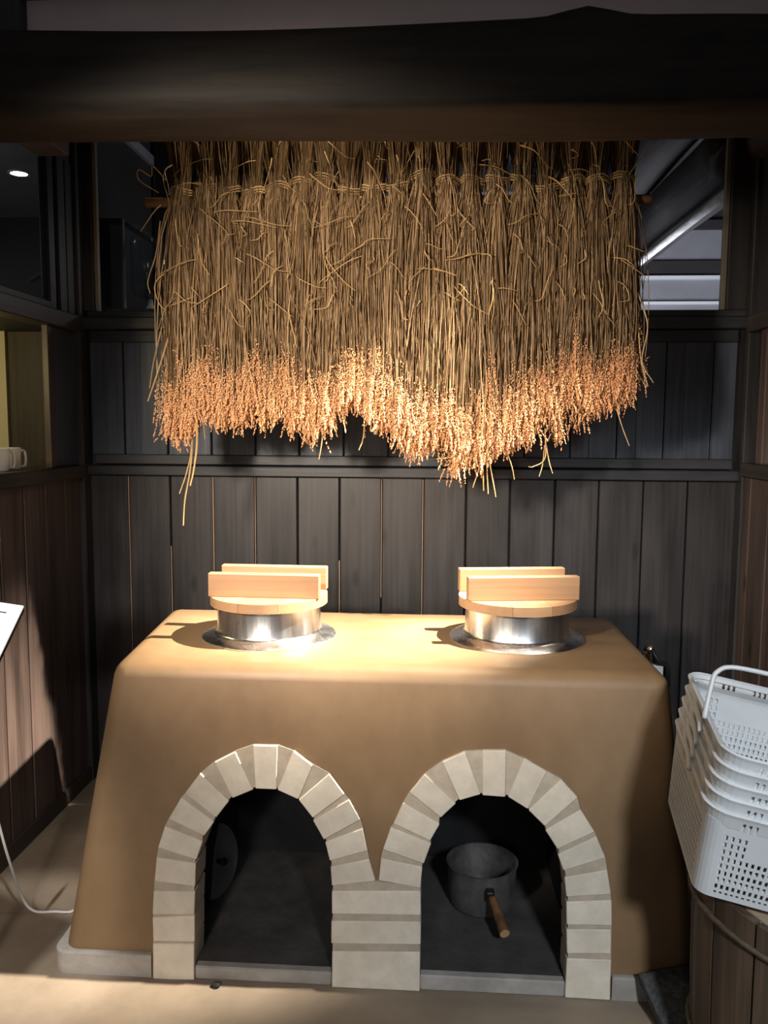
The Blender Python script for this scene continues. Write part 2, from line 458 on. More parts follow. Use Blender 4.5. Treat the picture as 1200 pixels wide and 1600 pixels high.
# back wall: lower boards, rail, board and batten band, rail, then the window
wb = box('wall_back', (XL - 0.1, YB + 0.016, 0.0), (XR + 0.1, YB + 0.05, 1.94), M['rail_x']); tag(wb, kind='structure')
off = wb.location
xs = [-1.455, -1.279, -1.103, -0.922, -0.746, -0.570, -0.396, -0.223, -0.054, 0.120, 0.297, 0.476, 0.651, 0.827, 1.000, 1.195]
for a, b in zip(xs[:-1], xs[1:]):
    d = random.uniform(-0.0025, 0.0025)
    box('plank', (a + 0.003, YB - 0.006 + d, 0.0), (b - 0.003, YB + 0.016, 1.298), M['plank_z'], wb, 0.003, off=off)
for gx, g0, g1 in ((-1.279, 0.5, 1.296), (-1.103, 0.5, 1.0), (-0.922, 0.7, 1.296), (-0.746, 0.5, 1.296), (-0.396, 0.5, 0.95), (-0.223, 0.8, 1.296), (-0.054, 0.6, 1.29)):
    box('seam_highlight_strip', (gx - 0.0032, YB - 0.0035, g0), (gx + 0.0005, YB + 0.016, g1), M['tan'], wb, off=off)  # pale strips standing in for the lit plank edges
box('rail', (XL, YB - 0.035, 1.296), (XR, YB + 0.016, 1.338), M['rail_x'], wb, 0.004, off=off)
box('rail', (XL + 0.04, YB - 0.016, 1.342), (XR - 0.03, YB + 0.016, 1.382), M['rail_x'], wb, 0.003, off=off)
box('rail', (XL + 0.04, YB - 0.016, 1.838), (XR - 0.03, YB + 0.016, 1.886), M['rail_x'], wb, 0.003, off=off)
box('rail', (XL, YB - 0.04, 1.888), (XR, YB + 0.016, 1.936), M['rail_x'], wb, 0.004, off=off)
box('board', (-1.425, YB - 0.012, 1.382), (-1.292, YB + 0.016, 1.838), M['plank_blue'], wb, 0.002, off=off)
x = -1.288
while x < 1.05:
    box('board', (x + 0.002, YB - 0.003, 1.382), (x + 0.078, YB + 0.016, 1.838), M['plank_blue'], wb, 0.001, off=off)
    box('batten', (x + 0.072, YB - 0.013, 1.382), (x + 0.178, YB + 0.010, 1.838), M['plank_blue'], wb, 0.002, off=off)
    x += 0.182
box('board', (x, YB - 0.010, 1.382), (1.165, YB + 0.016, 1.838), M['plank_blue'], wb, 0.002, off=off)

# back window: frame and one wide pane
w1 = empty('window_1', (-0.14, YB, 1.94), kind='structure')
o1 = w1.location
box('frame_rail', (-1.43, YB - 0.02, 1.936), (1.20, YB + 0.03, 1.962), M['rail_x'], w1, 0.003, off=o1)
box('frame_rail', (-1.43, YB - 0.02, 2.66), (1.20, YB + 0.03, 2.72), M['rail_x'], w1, 0.003, off=o1)
box('frame_stile', (-1.455, YB - 0.02, 1.962), (-1.40, YB + 0.03, 2.66), M['post'], w1, 0.003, off=o1)
box('frame_stile', (1.112, YB - 0.02, 1.962), (1.20, YB + 0.03, 2.66), M['post'], w1, 0.003, off=o1)
box('glazing_bead', (1.094, YB - 0.004, 1.964), (1.1115, YB + 0.02, 2.66), M['bead'], w1, 0.002, off=o1)  # the light on this inner edge is put into its olive colour
box('glazing_bead', (-1.3995, YB - 0.004, 1.964), (-1.384, YB + 0.02, 2.66), M['bead'], w1, 0.002, off=o1)
box('pane', (-1.40, YB + 0.004, 1.962), (1.112, YB + 0.009, 2.66), M['pane'], w1, off=o1)
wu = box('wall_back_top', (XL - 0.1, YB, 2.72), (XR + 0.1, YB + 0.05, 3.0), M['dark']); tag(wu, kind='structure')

# corner posts
p = box('trim_1', (XL - 0.06, YB - 0.075, 0.0), (XL + 0.018, YB + 0.03, 3.0), M['post'], bevel=0.004); tag(p, kind='structure')
p = box('trim_2', (XR - 0.012, YB - 0.075, 0.0), (XR + 0.07, YB + 0.03, 3.0), M['post'], bevel=0.004); tag(p, kind='structure')

# left wall: boards, sill, panel beside the hatch, rail, window above
wl = box('wall_left', (XL - 0.05, 1.30, 0.0), (XL - 0.018, 3.30, 1.29), M['rail_y']); tag(wl, kind='structure')
off = wl.location
ys = [3.311 - 0.1655 * i for i in range(13)]
for i, (b, a) in enumerate(zip(ys[:-1], ys[1:])):
    d = random.uniform(-0.003, 0.003)
    box('plank', (XL - 0.018, a + 0.003, 0.0), (XL + d, b - 0.003, 1.29), M['brown_z'], wl, 0.003, off=off)
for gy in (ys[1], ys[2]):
    box('seam_highlight_strip', (XL - 0.018, gy - 0.001, 0.06), (XL - 0.002, gy + 0.0028, 1.287), M['tan'], wl, off=off)
box('sill', (XL - 0.12, 1.30, 1.287), (XL + 0.022, 3.285, 1.338), M['rail_y'], wl, 0.004, off=off)
box('rail', (XL - 0.06, 1.30, 1.872), (XL + 0.022, 3.285, 1.936), M['rail_y'], wl, 0.004, off=off)
box('side_board', (XL - 0.04, 3.075, 1.338), (XL - 0.004, 3.288, 1.872), M['plank_blue'], wl, 0.003, off=off)
box('jamb', (XL - 0.02, 3.035, 1.338), (XL + 0.004, 3.073, 1.872), M['brown_z'], wl, 0.002, off=off)
w2 = empty('window_2', (XL, 2.3, 1.94), kind='structure')
o2 = w2.location
box('frame_stile', (XL - 0.03, 3.07, 1.936), (XL + 0.004, 3.12, 2.52), M['post'], w2, 0.003, off=o2)
box('frame_stile', (XL - 0.03, 3.14, 1.936), (XL + 0.010, 3.20, 2.52), M['post'], w2, 0.003, off=o2)
box('frame_stile', (XL - 0.03, 3.22, 1.936), (XL + 0.004, 3.285, 2.52), M['post'], w2, 0.003, off=o2)
box('frame_rail', (XL - 0.03, 2.12, 1.936), (XL + 0.006, 3.07, 1.962), M['rail_y'], w2, 0.003, off=o2)
box('frame_stile', (XL - 0.03, 2.12, 1.962), (XL + 0.004, 2.17, 2.52), M['post'], w2, 0.003, off=o2)
box('pane', (XL - 0.012, 2.17, 1.962), (XL - 0.007, 3.07, 2.52), M['pane'], w2, off=o2)
hd = box('trim_3', (XL + 0.001, 2.10, 2.46), (XL + 0.125, 3.0, 2.56), M['header'], bevel=0.006); tag(hd, kind='structure')
wlt = box('wall_left_top', (XL - 0.05, 2.10, 2.52), (XL, 3.30, 3.0), M['dark']); tag(wlt, kind='structure')
bl = box('baseboard_left', (XL - 0.01, 1.30, 0.0), (XL + 0.012, 3.285, 0.062), M['rail_y'], bevel=0.003); tag(bl, kind='structure')

# right wall
wr = box('wall_right', (XR + 0.018, 1.30, 0.0), (XR + 0.05, 3.30, 1.37), M['rail_y']); tag(wr, kind='structure')
off = wr.location
ys = [3.215 - 0.1715 * i for i in range(12)]
box('plank', (XR - 0.002, 3.218, 0.0), (XR + 0.018, 3.285, 1.372), M['brown_z'], wr, 0.003, off=off)
for b, a in zip(ys[:-1], ys[1:]):
    d = random.uniform(-0.003, 0.003)
    box('plank', (XR - d, a + 0.003, 0.0), (XR + 0.018, b - 0.003, 1.318), M['brown_z'], wr, 0.003, off=off)
box('sill', (XR - 0.02, 1.30, 1.318), (XR + 0.10, 3.285, 1.372), M['rail_y'], wr, 0.004, off=off)
box('rail', (XR - 0.022, 1.30, 1.868), (XR + 0.06, 3.285, 1.930), M['rail_y'], wr, 0.004, off=off)
box('side_board', (XR + 0.002, 3.14, 1.372), (XR + 0.04, 3.20, 1.868), M['brown_z'], wr, 0.003, off=off)
box('upper_board', (XR + 0.006, 2.10, 1.93), (XR + 0.04, 3.285, 2.60), M['post'], wr, 0.003, off=off)
br = box('baseboard_right', (XR - 0.012, 1.30, 0.0), (XR + 0.01, 3.285, 0.062), M['rail_y'], bevel=0.003); tag(br, kind='structure')
# dark room beyond the right hatch
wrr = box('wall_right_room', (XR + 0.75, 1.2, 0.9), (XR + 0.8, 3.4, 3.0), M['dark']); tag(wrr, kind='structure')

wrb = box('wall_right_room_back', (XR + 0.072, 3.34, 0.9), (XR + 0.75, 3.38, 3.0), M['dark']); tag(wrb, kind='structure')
# plaster wall standing on the log beam, dark post on its left
wf = box('wall_upper', (-0.945, 1.93, 2.34), (1.45, 1.97, 2.46), M['plaster']); tag(wf, kind='structure')
for v in wf.data.vertices: pass
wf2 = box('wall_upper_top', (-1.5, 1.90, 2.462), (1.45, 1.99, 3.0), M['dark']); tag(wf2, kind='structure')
p = box('trim_4', (-1.10, 1.90, 2.30), (-0.945, 1.99, 2.47), M['post'], bevel=0.004); tag(p, kind='structure')
# posts carrying the beam, outside the frame
p = box('trim_5', (XL - 0.20, 1.87, 0.0), (XL - 0.07, 2.03, 2.172), M['post'], bevel=0.004); tag(p, kind='structure')
p = box('trim_6', (XR + 0.07, 1.87, 0.0), (XR + 0.20, 2.03, 2.155), M['post'], bevel=0.004); tag(p, kind='structure')


# ------------------------------------------------------------------ log beam
def log_beam():
    bm = bmesh.new()
    nx, na = 70, 28
    rows = []
    for i in range(nx + 1):
        x = XL - 0.20 + (XR - XL + 0.40) * i / nx
        yc = 1.955 + 0.008 * math.sin(2.1 * x + 0.5)
        zc = 2.270 - 0.006 * x + 0.005 * math.sin(3.0 * x)
        hy = 0.118 + 0.006 * math.sin(2.7 * x + 1)
        hz = 0.096 + 0.005 * math.sin(3.9 * x)
        bump = 0.022 * math.exp(-((x - 0.305) / 0.06) ** 2)
        row = []
        for j in range(na):
            t = 2 * math.pi * j / na
            c, s = math.cos(t), math.sin(t)
            e = 2 / 5.0
            yy = yc + hy * math.copysign(abs(c) ** e, c) * (1 + 0.02 * math.sin(5 * t + 3 * x))
            zz = zc + (hz + (bump if s > 0.2 else 0)) * math.copysign(abs(s) ** e, s) * (1 + 0.02 * math.sin(4 * t - 2.3 * x))
            row.append(bm.verts.new((x, yy, zz)))
        rows.append(row)
    for i in range(nx):
        for j in range(na):
            bm.faces.new((rows[i][j], rows[i][(j + 1) % na], rows[i + 1][(j + 1) % na], rows[i + 1][j]))
    bm.faces.new(rows[0]); bm.faces.new(rows[-1][::-1])
    return bm


bo = from_bm('log_beam', log_beam(), M['beam'], smooth=True)
tag(bo, 'thick dark-stained log beam crossing the top of the picture in front of the straw', 'beam')

# ------------------------------------------------------------------ clay stove
TILT = 0.09
stove = empty('clay_stove', (-0.15, 2.45, 0.0), 'long ochre clay stove with two brick-arched fire openings', 'stove')
so = Vector(stove.location)
LB = [[(-0.756, -0.004), (-0.757, 0.095), (-0.641, 0.099), (-0.642, 0.0)],
      [(-0.756, 0.101), (-0.757, 0.165), (-0.642, 0.175), (-0.641, 0.103)],
      [(-0.757, 0.176), (-0.755, 0.24), (-0.64, 0.243), (-0.642, 0.178)],
      [(-0.754, 0.266), (-0.748, 0.332), (-0.638, 0.319), (-0.64, 0.255)],
      [(-0.744, 0.357), (-0.726, 0.417), (-0.62, 0.379), (-0.638, 0.328)],
      [(-0.716, 0.436), (-0.682, 0.495), (-0.59, 0.432), (-0.618, 0.392)],
      [(-0.672, 0.506), (-0.628, 0.565), (-0.548, 0.493), (-0.585, 0.444)],
      [(-0.591, 0.596), (-0.535, 0.626), (-0.484, 0.525), (-0.541, 0.5)],
      [(-0.485, 0.645), (-0.418, 0.646), (-0.42, 0.528), (-0.477, 0.527)],
      [(-0.376, 0.632), (-0.322, 0.597), (-0.362, 0.504), (-0.417, 0.525)],
      [(-0.277, 0.574), (-0.236, 0.522), (-0.321, 0.455), (-0.361, 0.501)],
      [(-0.224, 0.507), (-0.192, 0.454), (-0.291, 0.398), (-0.32, 0.449)],
      [(-0.185, 0.432), (-0.172, 0.372), (-0.273, 0.341), (-0.285, 0.392)],
      [(-0.168, 0.349), (-0.151, 0.29), (-0.267, 0.272), (-0.271, 0.323)]]
RB = [[(-0.141, 0.291), (-0.136, 0.351), (-0.024, 0.334), (-0.03, 0.277)],
      [(-0.131, 0.376), (-0.11, 0.437), (-0.002, 0.398), (-0.021, 0.341)],
      [(-0.103, 0.446), (-0.078, 0.504), (0.02, 0.45), (-0.005, 0.405)],
      [(-0.061, 0.533), (-0.021, 0.582), (0.062, 0.506), (0.022, 0.467)],
      [(0.023, 0.615), (0.085, 0.644), (0.126, 0.532), (0.071, 0.515)],
      [(0.13, 0.648), (0.193, 0.65), (0.192, 0.529), (0.133, 0.531)],
      [(0.241, 0.631), (0.3, 0.599), (0.251, 0.497), (0.199, 0.529)],
      [(0.338, 0.58), (0.381, 0.532), (0.296, 0.454), (0.254, 0.494)],
      [(0.389, 0.502), (0.427, 0.444), (0.331, 0.396), (0.299, 0.443)],
      [(0.432, 0.432), (0.456, 0.376), (0.348, 0.337), (0.333, 0.38)],
      [(0.461, 0.345), (0.471, 0.281), (0.357, 0.268), (0.351, 0.32)],
      [(0.473, 0.264), (0.475, 0.2), (0.358, 0.196), (0.357, 0.256)],
      [(0.475, 0.186), (0.475, 0.123), (0.359, 0.12), (0.358, 0.183)],
      [(0.475, 0.109), (0.474, 0.002), (0.355, 0.004), (0.359, 0.107)]]
PB = [[(-0.267, 0.196), (-0.268, 0.258), (-0.029, 0.268), (-0.028, 0.203)],
      [(-0.266, 0.118), (-0.267, 0.179), (-0.028, 0.186), (-0.027, 0.126)],
      [(-0.263, 0.001), (-0.265, 0.097), (-0.029, 0.105), (-0.027, 0.002)]]
YF = 2.066
outer = []
for q in LB: outer += [q[0], q[1]]
outer += [(-0.149, 0.282)]
for q in RB: outer += [q[0], q[1]]
inL, inR = [], []
for q in LB: inL += [q[3], q[2]]
for q in RB: inR += [q[3], q[2]]
inL = inL + [(-0.268, 0.258), (-0.267, 0.15), (-0.263, 0.0)]
inR = [(-0.027, 0.0), (-0.028, 0.15), (-0.029, 0.262)] + inR


def stove_body():
    zt = 0.857
    b0 = [(-1.022, 2.078, 0), (0.716, 2.078, 0), (0.705, 2.93, 0), (-1.075, 2.93, 0)]
    t0 = [(-0.878, 2.078 + TILT * zt, zt), (0.622, 2.078 + TILT * zt, zt), (0.612, 2.845, zt), (-0.94, 2.845, zt)]
    bm = bmesh.new()
    lo = [bm.verts.new(v) for v in b0]; hi = [bm.verts.new(v) for v in t0]
    bm.faces.new(lo[::-1]); top = bm.faces.new(hi)
    vert = []
    for i in range(4):
        bm.faces.new((lo[i], lo[(i + 1) % 4], hi[(i + 1) % 4], hi[i]))
    bm.edges.ensure_lookup_table()
    ed = [e for e in bm.edges if max(v.co.z for v in e.verts) > 0.5]
    bmesh.ops.bevel(bm, geom=ed, offset=0.042, segments=6, profile=0.5, affect='EDGES')
    bmesh.ops.recalc_face_normals(bm, faces=bm.faces)
    me = bpy.data.meshes.new('body'); bm.to_mesh(me); bm.free()
    o = bpy.data.objects.new('body_raw', me); C.objects.link(o)
    poly = [(x, z if z > 0.01 else -0.06) for x, z in outer]
    poly[0] = (poly[0][0], -0.06); poly[-1] = (poly[-1][0], -0.06)
    cb = prism_bm(poly, 1.9, 2.74, 0.0)
    cm = bpy.data.meshes.new('cut'); cb.to_mesh(cm); cb.free()
    co = bpy.data.objects.new('cut', cm); C.objects.link(co)
    md = o.modifiers.new('cut', 'BOOLEAN'); md.object = co; md.operation = 'DIFFERENCE'; md.solver = 'EXACT'
    dg = bpy.context.evaluated_depsgraph_get()
    res = bpy.data.meshes.new_from_object(o.evaluated_get(dg))
    bpy.data.objects.remove(o); bpy.data.objects.remove(co)
    res.name = 'body'
    bm = bmesh.new(); bm.from_mesh(res)
    for f in bm.faces: f.smooth = True
    for e in bm.edges:
        if len(e.link_faces) == 2 and e.calc_face_angle() > math.radians(35): e.smooth = False
    bmesh.ops.translate(bm, vec=-so, verts=bm.verts)
    bm.to_mesh(res); bm.free()
    res.materials.clear()
    return res


link('body', stove_body(), M['clay'], stove)
for q in LB + RB + PB:
    bm = prism_bm(q, YF + random.uniform(-0.001, 0.002), YF + 0.10, TILT, 0.0020, 0.0012)
    c = centred(bm)
    from_bm('brick', bm, M['brick'], stove, c - so)


def mortar_bm():
    bm = bmesh.new()
    yf = YF + 0.0042

    def ring(pairs):
        F = [(bm.verts.new((o[0], yf + TILT * o[1], o[1])), bm.verts.new((i[0], yf + TILT * i[1], i[1])),
              bm.verts.new((i[0], yf + 0.092 + TILT * i[1], i[1])), bm.verts.new((o[0], yf + 0.092 + TILT * o[1], o[1]))) for o, i in pairs]
        for a, b in zip(F[:-1], F[1:]):
            for k in range(4):
                bm.faces.new((a[k], b[k], b[(k + 1) % 4], a[(k + 1) % 4]))
        bm.faces.new(F[0]); bm.faces.new(F[-1][::-1])

    def sh(o, i, s):      # keep the joint's inner end a little behind the brick ends
        return (i[0] + (o[0] - i[0]) * s, i[1] + (o[1] - i[1]) * s)
    pl = []
    for q in LB: pl += [(q[0], sh(q[0], q[3], 0.03)), (q[1], sh(q[1], q[2], 0.03))]
    ring(pl)
    pr = []
    for q in RB: pr += [(q[0], sh(q[0], q[3], 0.03)), (q[1], sh(q[1], q[2], 0.03))]
    ring(pr)
    poly = [(-0.263, 0.0), (-0.264, 0.275), (-0.149, 0.289), (-0.032, 0.28), (-0.031, 0.0)]
    fr = [bm.verts.new((x, yf + TILT * z, z)) for x, z in poly]
    bk = [bm.verts.new((x, yf + 0.092 + TILT * z, z)) for x, z in poly]
    bm.faces.new(fr); bm.faces.new(bk[::-1])
    for i in range(5): bm.faces.new((fr[i], fr[(i + 1) % 5], bk[(i + 1) % 5], bk[i]))
    bmesh.ops.translate(bm, vec=-so, verts=bm.verts)
    return bm


from_bm('mortar', mortar_bm(), M['mortar'], stove)


def chamber(inner, ex, x0, x1):
    """soot-lined fire chamber behind the arch: sides, vault and back"""
    cx = sum(p[0] for p in inner) / len(inner)
    pts = []
    for (x, z) in inner:
        if z > 0.02 or True:
            pts.append((min(max(cx + (x - cx) * ex, x0), x1), max(0.03, z * 1.05)))
    bm = bmesh.new()
    a = [bm.verts.new((x, YF + 0.10 + TILT * z, z)) for x, z in pts]
    b = [bm.verts.new((cx + (x - cx) * 0.97, 2.70, z)) for x, z in pts]
    for i in range(len(pts) - 1):
        bm.faces.new((a[i], a[i + 1], b[i + 1], b[i]))
    bm.faces.new(b)
    bmesh.ops.translate(bm, vec=-so, verts=bm.verts)
    return bm


from_bm('fire_chamber', chamber(inL, 1.22, -0.72, -0.19), M['soot'], stove)
from_bm('fire_chamber', chamber(inR, 1.22, -0.11, 0.43), M['soot'], stove)
box('oven_floor', (-0.715, 2.085, 0.004), (-0.19, 2.70, 0.036), M['ash'], stove, off=so)
box('oven_floor', (-0.105, 2.085, 0.004), (0.425, 2.70, 0.040), M['ash'], stove, off=so)
box('sill', (-0.640, 2.072, 0.0), (-0.266, 2.10, 0.038), M['concrete'], stove, 0.004, off=so)
box('sill', (-0.028, 2.072, 0.0), (0.356, 2.10, 0.043), M['concrete'], stove, 0.004, off=so)


def plinth_bm(x0, x1, y0, y1, z, rl=0.0, rr=0.0):
    bm = box_bm((x1 - x0, y1 - y0, z))
    bmesh.ops.translate(bm, vec=((x0 + x1) / 2, (y0 + y1) / 2, z / 2), verts=bm.verts)
    ed = [e for e in bm.edges if (abs(e.verts[0].co.z - e.verts[1].co.z) > 0.01 and e.verts[0].co.y < y0 + 0.01 and
          ((rl and e.verts[0].co.x < x0 + 0.01) or (rr and e.verts[0].co.x > x1 - 0.01)))]
    if ed: bmesh.ops.bevel(bm, geom=ed, offset=max(rl, rr), segments=5, profile=0.5, affect='EDGES')
    ed = [e for e in bm.edges if e.verts[0].co.z > z - 0.001 and e.verts[1].co.z > z - 0.001]
    bmesh.ops.bevel(bm, geom=ed, offset=0.005, segments=2, profile=0.5, affect='EDGES')
    bmesh.ops.translate(bm, vec=-so, verts=bm.verts)
    return bm


from_bm('plinth', plinth_bm(-1.040, -0.760, 2.070, 2.95, 0.064, 0.04), M['concrete'], stove)
from_bm('plinth', plinth_bm(0.478, 0.735, 2.070, 2.95, 0.064, 0, 0.03), M['concrete'], stove)


# ------------------------------------------------------------------ pots and their wooden lids
def pot(loc, label):
    t = empty('rice_pot', loc, label, 'pot', 'aluminium rice pots sunk into the stove top')
    prof = [(0.205, 0.0), (0.206, 0.004), (0.203, 0.007), (0.172, 0.014), (0.163, 0.018), (0.159, 0.026), (0.1585, 0.097), (0.1585, 0.104), (0.152, 0.104), (0.150, 0.09), (0.150, 0.012), (0.0, 0.012)]
    lathe('body', prof, M['alu'], t, 64)
    return t


def lid(loc, rz, label):
    t = empty('pot_lid', loc, label, 'lid', 'wooden lids on the rice pots', rot=(0, 0, rz))
    R = 0.180
    cuts = [-R, -0.055, 0.062, R]
    for a, b in zip(cuts[:-1], cuts[1:]):
        n = 20
        aa, bb = max(a, -R + 1e-4) + 0.0004, min(b, R - 1e-4) - 0.0004
        top = [(x, -math.sqrt(max(0, R * R - x * x))) for x in np.linspace(aa, bb, n)]
        pol = top + [(x, -y) for x, y in reversed(top)]
        bm = bmesh.new()
        lo = [bm.verts.new((x, y, 0)) for x, y in pol]; hi = [bm.verts.new((x, y, 0.028)) for x, y in pol]
        bm.faces.new(lo[::-1]); bm.faces.new(hi)
        for i in range(len(pol)):
            k = (i + 1) % len(pol)
            bm.faces.new((lo[i], lo[k], hi[k], hi[i]))
        bmesh.ops.remove_doubles(bm, verts=bm.verts, dist=1e-5)
        from_bm('board', bm, M['lid'], t)
    for y in (-0.068, 0.080):
        bm = box_bm((0.338, 0.030, 0.072), 0.003, 2)
        from_bm('handle_bar', bm, M['lid'], t, (0, y, 0.028 + 0.036))
    return t


pot((-0.512, 2.488, 0.857), 'left aluminium rice pot with a broad brim set in the stove top')
pot((0.252, 2.520, 0.857), 'right aluminium rice pot with a broad brim set in the stove top')
lid((-0.512, 2.488, 0.961), math.radians(-1.0), 'round pale wooden lid with two bar handles on the left pot')
lid((0.252, 2.520, 0.961), math.radians(8.5), 'round pale wooden lid with two bar handles, turned askew on the right pot')


# ------------------------------------------------------------------ rice straw on its pole
PY, PZ = 2.78, 2.235
pole = tube('hanging_pole', [(-0.975, PY, PZ + 0.003), (-0.4, PY, PZ + 0.002), (0.1, PY, PZ - 0.001), (0.673, PY, PZ - 0.005)], 0.0165, M['pole'], n=14)
tag(pole, 'slim wooden pole whose ends stick out either side of the straw', 'pole')


def np_mesh(name, V, F, tint, m, parent, kind='stuff', smooth=False):
    V = np.ascontiguousarray(V, np.float32); F = np.ascontiguousarray(F, np.int32)
    me = bpy.data.meshes.new(name)
    me.vertices.add(len(V)); me.vertices.foreach_set('co', V.ravel())
    k = F.shape[1]
    me.loops.add(F.size); me.loops.foreach_set('vertex_index', F.ravel())
    me.polygons.add(len(F)); me.polygons.foreach_set('loop_start', np.arange(len(F), dtype=np.int32) * k)
    if smooth: me.polygons.foreach_set('use_smooth', np.ones(len(F), bool))
    me.update(calc_edges=True)
    a = me.color_attributes.new('tint', 'FLOAT_COLOR', 'POINT')
    col = np.ones((len(V), 4), np.float32); col[:, :3] = tint
    a.data.foreach_set('color', col.ravel())
    me.materials.append(m)
    o = link(name, me, None, parent)
    if kind: o['kind'] = kind
    return o


def tubes_np(P, R, n=3):
    """P (s,k,3) many paths, R (s,k) -> V, F"""
    s, k, _ = P.shape
    T = np.gradient(P, axis=1); T /= np.linalg.norm(T, axis=2, keepdims=True) + 1e-9
    up = np.array([0.25, 1.0, 0.15])
    A = np.cross(T, up); A /= np.linalg.norm(A, axis=2, keepdims=True) + 1e-9
    B = np.cross(T, A)
    th = np.arange(n) * 2 * np.pi / n
    V = P[:, :, None, :] + R[:, :, None, None] * (np.cos(th)[None, None, :, None] * A[:, :, None, :] + np.sin(th)[None, None, :, None] * B[:, :, None, :])
    idx = np.arange(s * k * n).reshape(s, k, n)
    a = idx[:, :-1, :]; b = np.roll(a, -1, axis=2); c = idx[:, 1:, :]; d = np.roll(c, -1, axis=2)
    F = np.stack([a, b, d, c], -1).reshape(-1, 4)
    return V.reshape(-1, 3), F


def straw_bundle(idx, X, zb, label):
    t = empty('rice_straw_bundle', (X, PY, PZ), label, 'straw', 'rice straw bundles on the hanging pole')
    zt = PZ
    n = 820
    hs = RNG.uniform(-1, 1)
    k = 14
    u = np.linspace(0, 1, k)[None, :] ** 0.92
    ztop = zt + RNG.uniform(0.16, 0.36, n)[:, None]
    back = RNG.random(n) < 0.15
    clump = RNG.normal(0, 0.034, 7)
    zbot = (zb + 0.02 + np.abs(RNG.normal(0, 0.035, n)) + RNG.uniform(0.0, 0.045, n))[:, None]
    z = ztop + (zbot - ztop) * u
    tie = zt + 0.055 + 0.03 * hs
    ang = RNG.uniform(0, 2 * np.pi, n)[:, None]; rho = RNG.random(n)[:, None] ** 0.42
    ox, oy = rho * np.cos(ang), rho * np.sin(ang)
    z = z + clump[np.clip(((ox + 1) * 3.5).astype(int), 0, 6)] * u ** 2
    d = z - tie
    up = np.clip(d, 0, None); dn = np.clip(-d, 0, None)
    rad = 0.019 + 0.20 * up + 0.016 * (1 - np.exp(-dn / 0.14)) + 0.014 * np.clip(dn / 0.5, 0, 1)
    wob = np.clip(dn / 0.30, 0, 1.6) + up * 2.0
    ph = RNG.uniform(0, 6.28, (n, 1))
    wild = np.where(RNG.random((n, 1)) < 0.16, 2.4, 0.85)
    am = RNG.normal(0, 0.011, (n, 1)) * wild; am2 = RNG.normal(0, 0.0050, (n, 1)) * wild; am3 = RNG.normal(0, 0.012, (n, 1)) * wild
    fr = RNG.uniform(7, 17, (n, 1))
    x = ox * rad * 1.12 + wob * am + am2 * np.sin(ph + z * fr) + am3 * np.sin(np.clip(dn / 0.6, 0, 1) * np.pi) \
        + 0.006 * math.sin(idx * 2.3) * np.sin(dn * 6 + idx)
    x = 0.095 * np.tanh(x / 0.095)
    side = np.where(back, 1.0, -1.0)[:, None]
    yo = side * (0.030 * np.clip(dn / 0.05, 0, 1) + 0.012)
    y = oy * rad * 0.80 + yo + RNG.normal(0, 0.006, (n, 1)) * wob + 0.006 * np.sin(ph * 2 + z * 12)
    P = np.stack([x, y, z - zt], -1)
    R = RNG.uniform(0.0010, 0.0021, (n, 1)) * np.ones((1, k)); R[:, 0] *= 0.8; R[:, -1] *= 0.5
    V, F = tubes_np(P, R, 3)
    base = np.array([0.21, 0.130, 0.064]); hi = np.array([0.42, 0.275, 0.148]); lo = np.array([0.085, 0.049, 0.023])
    w = RNG.random((n, 1))
    c = np.where(w < 0.35, lo + (base - lo) * (w / 0.35), base + (hi - base) * np.clip((w - 0.35) / 0.65, 0, 1) ** 2)
    np_mesh('stalks', V, F, np.repeat(c, k * 3, axis=0), M['straw'], t)

    # ears: grains crowd the last part of each stalk
    ne, g = 220, 54
    fr_ = np.where(~back)[0]
    sel = fr_[np.argsort(P[fr_, 8, 1])[:ne]]
    end = P[sel, -1, :]; prv = P[sel, -4, :]
    dirv = end - prv; dirv /= np.linalg.norm(dirv, axis=1, keepdims=True)
    L = RNG.uniform(0.07, 0.17, ne)
    s = RNG.random((ne, g)) ** 0.8
    drift = RNG.normal(0, 0.016, (ne, 2))
    cen = end[:, None, :] + dirv[:, None, :] * ((s - 0.72) * L[:, None])[:, :, None]
    cen[:, :, 0] += drift[:, :1] * s ** 2 + RNG.normal(0, 0.0036, (ne, g)) * (1.2 - s)
    cen[:, :, 1] += drift[:, 1:] * 0.5 * s ** 2 + RNG.normal(0, 0.0036, (ne, g)) * (1.2 - s) - 0.006
    G = cen.reshape(-1, 3); ng = len(G)
    ax = np.tile(dirv[:, None, :], (1, g, 1)).reshape(-1, 3) + RNG.normal(0, 0.38, (ng, 3))
    ax /= np.linalg.norm(ax, axis=1, keepdims=True)
    e1 = np.cross(ax, np.array([0.3, 1.0, 0.2])); e1 /= np.linalg.norm(e1, axis=1, keepdims=True)
    e2 = np.cross(ax, e1)
    hl = RNG.uniform(0.0034, 0.0046, (ng, 1)); hr = RNG.uniform(0.0016, 0.0022, (ng, 1))
    V = np.stack([G - ax * hl, G + e1 * hr, G + (-0.5 * e1 + 0.87 * e2) * hr, G + (-0.5 * e1 - 0.87 * e2) * hr, G + ax * hl], 1).reshape(-1, 3)
    q = np.array([[0, 2, 1], [0, 3, 2], [0, 1, 3], [4, 1, 2], [4, 2, 3], [4, 3, 1]])
    F = (np.arange(ng)[:, None, None] * 5 + q[None]).reshape(-1, 3)
    cc = np.array([0.80, 0.44, 0.225]) * RNG.uniform(0.75, 1.2, (ng, 1))
    np_mesh('grain_ears', V, F, np.repeat(cc, 5, axis=0), M['grain'], t)

    # the straw band that ties it
    a = np.linspace(0, 2 * np.pi, 17)[:-1]
    rp = []
